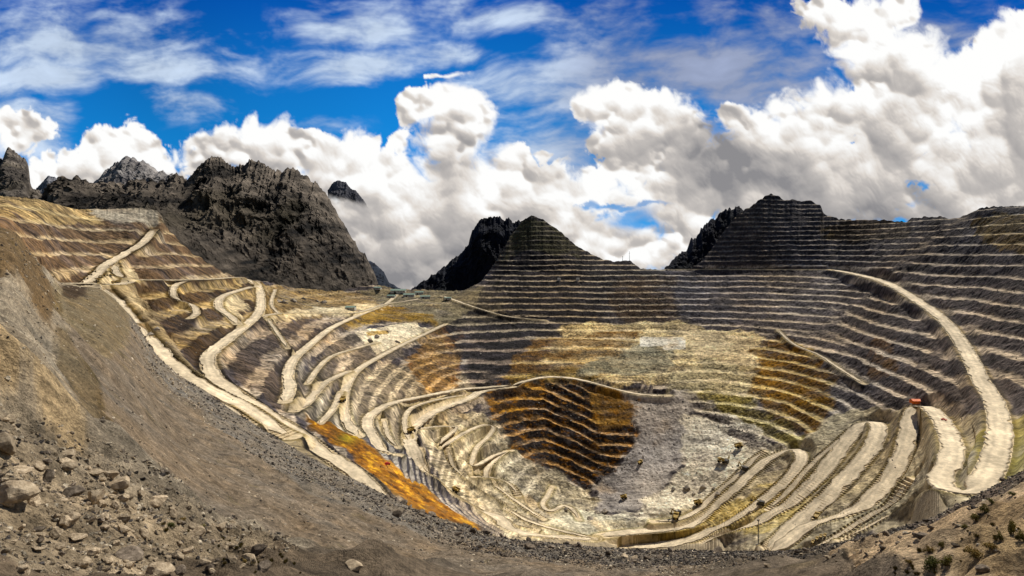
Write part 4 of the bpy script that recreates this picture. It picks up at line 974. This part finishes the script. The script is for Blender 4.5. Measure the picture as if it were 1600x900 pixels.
for k, (u, v) in enumerate([(1270,845),(1276,843),(1283,841),(1289,839)]):
    place('haul_truck', truck, spot_pit(u, v) + Vector((0, 0, .6)), .9, 'truck standing in line beside the pale road at the lower right', 'truck', 'trucks lined up at the lower right', .5)
for (u, v, rz, lb, s_) in [(1188,787,2.6,'excavator on the ochre bench left of the broad pale road',1.3),(1136,722,.8,'excavator in the middle of the pale inner pit',1.2),(1058,802,3.6,'excavator loading beside the white pit floor',1.3),(1163,734,2.2,'excavator on the grey ground right of the pale inner pit',1.3)]:
    place('excavator', shovel, spot_pit(u, v), rz, lb, 'excavator', 'excavators in the pit', s_)
pickup = [part('body', lambda b: (bm_box(b, 0, 0, 1.0, 5.2, 1.9, .7), bm_box(b, .4, 0, 1.7, 2.2, 1.7, .8, None, (.75, .9))), M_RED, .06)] + [part('wheel', lambda b, x=x, y=y: bm_cyl(b, x, y, .42, .42, .3), M_BLK) for x in (-1.6, 1.6) for y in (-.9, .9)]
place('pickup_truck', pickup, spot_pit(604, 727), .8, 'red service vehicle on the orange strip', 'truck', None, 1.6)
place('pickup_truck', pickup, spot_pit(1475, 655) + Vector((0, 0, 1.0)), 2.2, 'red service vehicle right of the hairpin bend', 'truck', None, 1.3)
# orange shelter above the hairpin
def shelter(b):
    for x0 in (-9, -3, 3):
        bm_box(b, x0 + 3, -2.6, 5.2, 6, 5.8, .3, (math.radians(24), 'X')); bm_box(b, x0 + 3, 2.6, 5.2, 6, 5.8, .3, (math.radians(-24), 'X'))
place('shelter', [part('roof', shelter, M_ORG), part('wall', lambda b: (bm_box(b, 0, -4.8, 2.2, 18, .3, 4.2), bm_box(b, 0, 4.8, 2.2, 18, .3, 4.2), bm_box(b, -9, 0, 2.2, .3, 9.4, 4.2)), M_ORG)], spot_pit(1433, 625), -.1, 'bright orange shelter above the hairpin bend of the haul road', 'shelter')
# mast
def mastf(b):
    for x, y in ((-1, -1), (1, -1), (1, 1), (-1, 1)): bm_box(b, x * .5, y * .5, 17, .3, .3, 34)
    for k in range(11): bm_box(b, 0, 0, 1.5 + k * 3.1, 1.4, 1.4, .25)
place('mast', [part('pole', mastf, M_DRK), part('foundation', lambda b: bm_box(b, 0, 0, .5, 6, 4, 1.4), M_DRK), part('lamp', lambda b: bm_box(b, 0, 0, 34.5, 4, .8, 1.2), M_DRK)], spot_pit(1185, 853), .3, 'tall thin mast standing beside the pale road at the bottom of the pit', 'mast')
heap_bm = rock_mesh('spoil_heap', 77, 3, False)
for v_ in heap_bm.vertices:
    r_ = math.hypot(v_.co.x, v_.co.y); v_.co.z = max(0, 1 - r_) * .75 * (1 + .12 * math.sin(v_.co.x * 9) * math.cos(v_.co.y * 8)) if v_.co.z > 0 else -.1
heap_bm.materials.append(rock_mat('spoil_gravel', c(90,82,74), c(190,178,160), c(146,136,122), 5))
hr = random.Random(5)
for (cu_, cv_, n_, gp, lb) in [(912,806,6,'spoil heaps at the toe of the rubble chute','grey spoil heap at the toe of the rubble chute'),(1085,765,6,'spoil heaps on the pale inner floor','pale spoil heap on the inner pit floor'),(600,527,5,'spoil heaps on the pale pad','spoil heap on the pale pad left of the back wall'),(470,470,7,'spoil heaps on the valley flat','spoil heap on the flat below the dark mountain'),(208,508,5,'spoil heaps beside the left road','spoil heap beside the pale road on the left')]:
    for k in range(n_):
        p = spot_pit(cu_ + hr.uniform(-38, 38), cv_ + hr.uniform(-9, 9)); o = bpy.data.objects.new('spoil_heap', heap_bm); col.objects.link(o)
        r_ = hr.uniform(4, 8) * (p.y / 1100 + .3); o.scale = (r_, r_ * hr.uniform(.7, 1.1), r_ * .9); o.location = p - Vector((0, 0, .5)); o.rotation_euler.z = hr.uniform(0, 6); tag(o, lb, 'spoil heap', gp)
# sheds and tanks in the valley behind
def shed(w_, d_, h_):
    return [part('wall', lambda b: bm_box(b, 0, 0, h_ / 2, w_, d_, h_), M_WALL, .1),
            part('roof', lambda b: (bm_box(b, 0, -d_ * .26, h_ + d_ * .09, w_ * 1.04, d_ * .57, .5, (math.radians(20), 'X')), bm_box(b, 0, d_ * .26, h_ + d_ * .09, w_ * 1.04, d_ * .57, .5, (math.radians(-20), 'X'))), M_ROOF),
            part('door', lambda b: bm_box(b, -w_ * .2, -d_ / 2 - .15, h_ * .35, w_ * .16, .3, h_ * .7), M_DRK)] + [part('window', lambda b, k=k: bm_box(b, w_ * (.05 + k * .16), -d_ / 2 - .12, h_ * .6, w_ * .08, .24, h_ * .22), M_GLS) for k in range(3)]
for (u, v, w_, d_, h_, lb) in [(622,458,46,22,9,'largest green roofed mine shed at the mouth of the cloudy valley'),(640,463,34,18,7,'green roofed shed right of the largest one in the valley'),(612,465,24,14,7,'low pale shed left of the green roofed ones'),(655,459,26,14,8,'pale shed closest to the dark mountain foot'),(665,466,30,14,6,'long low shed on the flat in front of the valley'),(700,468,20,10,6,'small white shed on the grey flat below the dark mountain'),(588,451,30,14,6,'yellowish shed on the knoll below the left mountain'),(548,484,24,18,8,'dark square shed on the pale pad left of the valley')]:
    place('shed', shed(w_, d_, h_), spot_pit(u, v) + Vector((0, 0, -1)), random.uniform(-.25, .25), lb, 'shed')
for (u, v, lb) in [(873,437,'white container on a dark bench of the back wall, left one'),(903,436,'white container on a dark bench of the back wall, right one')]:
    place('container', [part('body', lambda b: bm_box(b, 0, 0, 4, 9, 6, 8), M_WHT, .1), part('door', lambda b: bm_box(b, 0, -3.1, 2.4, 2.2, .2, 4.2), M_DRK)], spot_pit(u, v), 0, lb, 'container')
for (u, v, h_, lb) in [(972,407,16,'shorter radio aerial on the ridge end below the clouds'),(983,407,30,'taller radio aerial on the ridge end below the clouds')]:
    place('aerial', [part('pole', lambda b: bm_cyl(b, 0, 0, h_ / 2, .7, h_, 'Z', 6, .3), M_DRK), part('antenna', lambda b: bm_box(b, 0, 0, h_ * .8, 3, .5, 1.2), M_DRK)], spot_pit(u, v), 0, lb, 'antenna')

# ------------------------------------------------------------------ light, camera
EL, AZ = math.radians(50), math.radians(42)       # sun ahead and to the right
sd = Vector((math.sin(AZ) * math.cos(EL), math.cos(AZ) * math.cos(EL), math.sin(EL)))
sl = bpy.data.lights.new('sun', 'SUN'); sl.energy = 5.0; sl.angle = math.radians(.5); sl.color = (1, .94, .84)
so = bpy.data.objects.new('sun', sl); col.objects.link(so); so.rotation_euler = (-sd).to_track_quat('-Z', 'Y').to_euler(); so.location = (0, 0, 100)
w = bpy.data.worlds.new('World'); sc.world = w; w.use_nodes = True
nt = w.node_tree; bg = nt.nodes['Background']; sk = nt.nodes.new('ShaderNodeTexSky'); sk.sky_type = 'NISHITA'; sk.sun_disc = False
sk.sun_elevation = EL; sk.sun_rotation = AZ; sk.altitude = 4000
nt.links.new(sk.outputs['Color'], bg.inputs['Color']); bg.inputs['Strength'].default_value = .07
cam = bpy.data.cameras.new('camera'); co_ = bpy.data.objects.new('camera', cam); col.objects.link(co_)
cam.sensor_width = 36; cam.angle = math.radians(80); cam.shift_y = -50 / 1600; cam.clip_start = .1; cam.clip_end = 200000
co_.rotation_euler = (math.pi / 2, 0, 0); sc.camera = co_
sc.view_settings.view_transform = 'Standard'; sc.view_settings.look = 'None'; sc.view_settings.exposure = 0
sc.cycles.max_bounces = 4; sc.cycles.transparent_max_bounces = 8
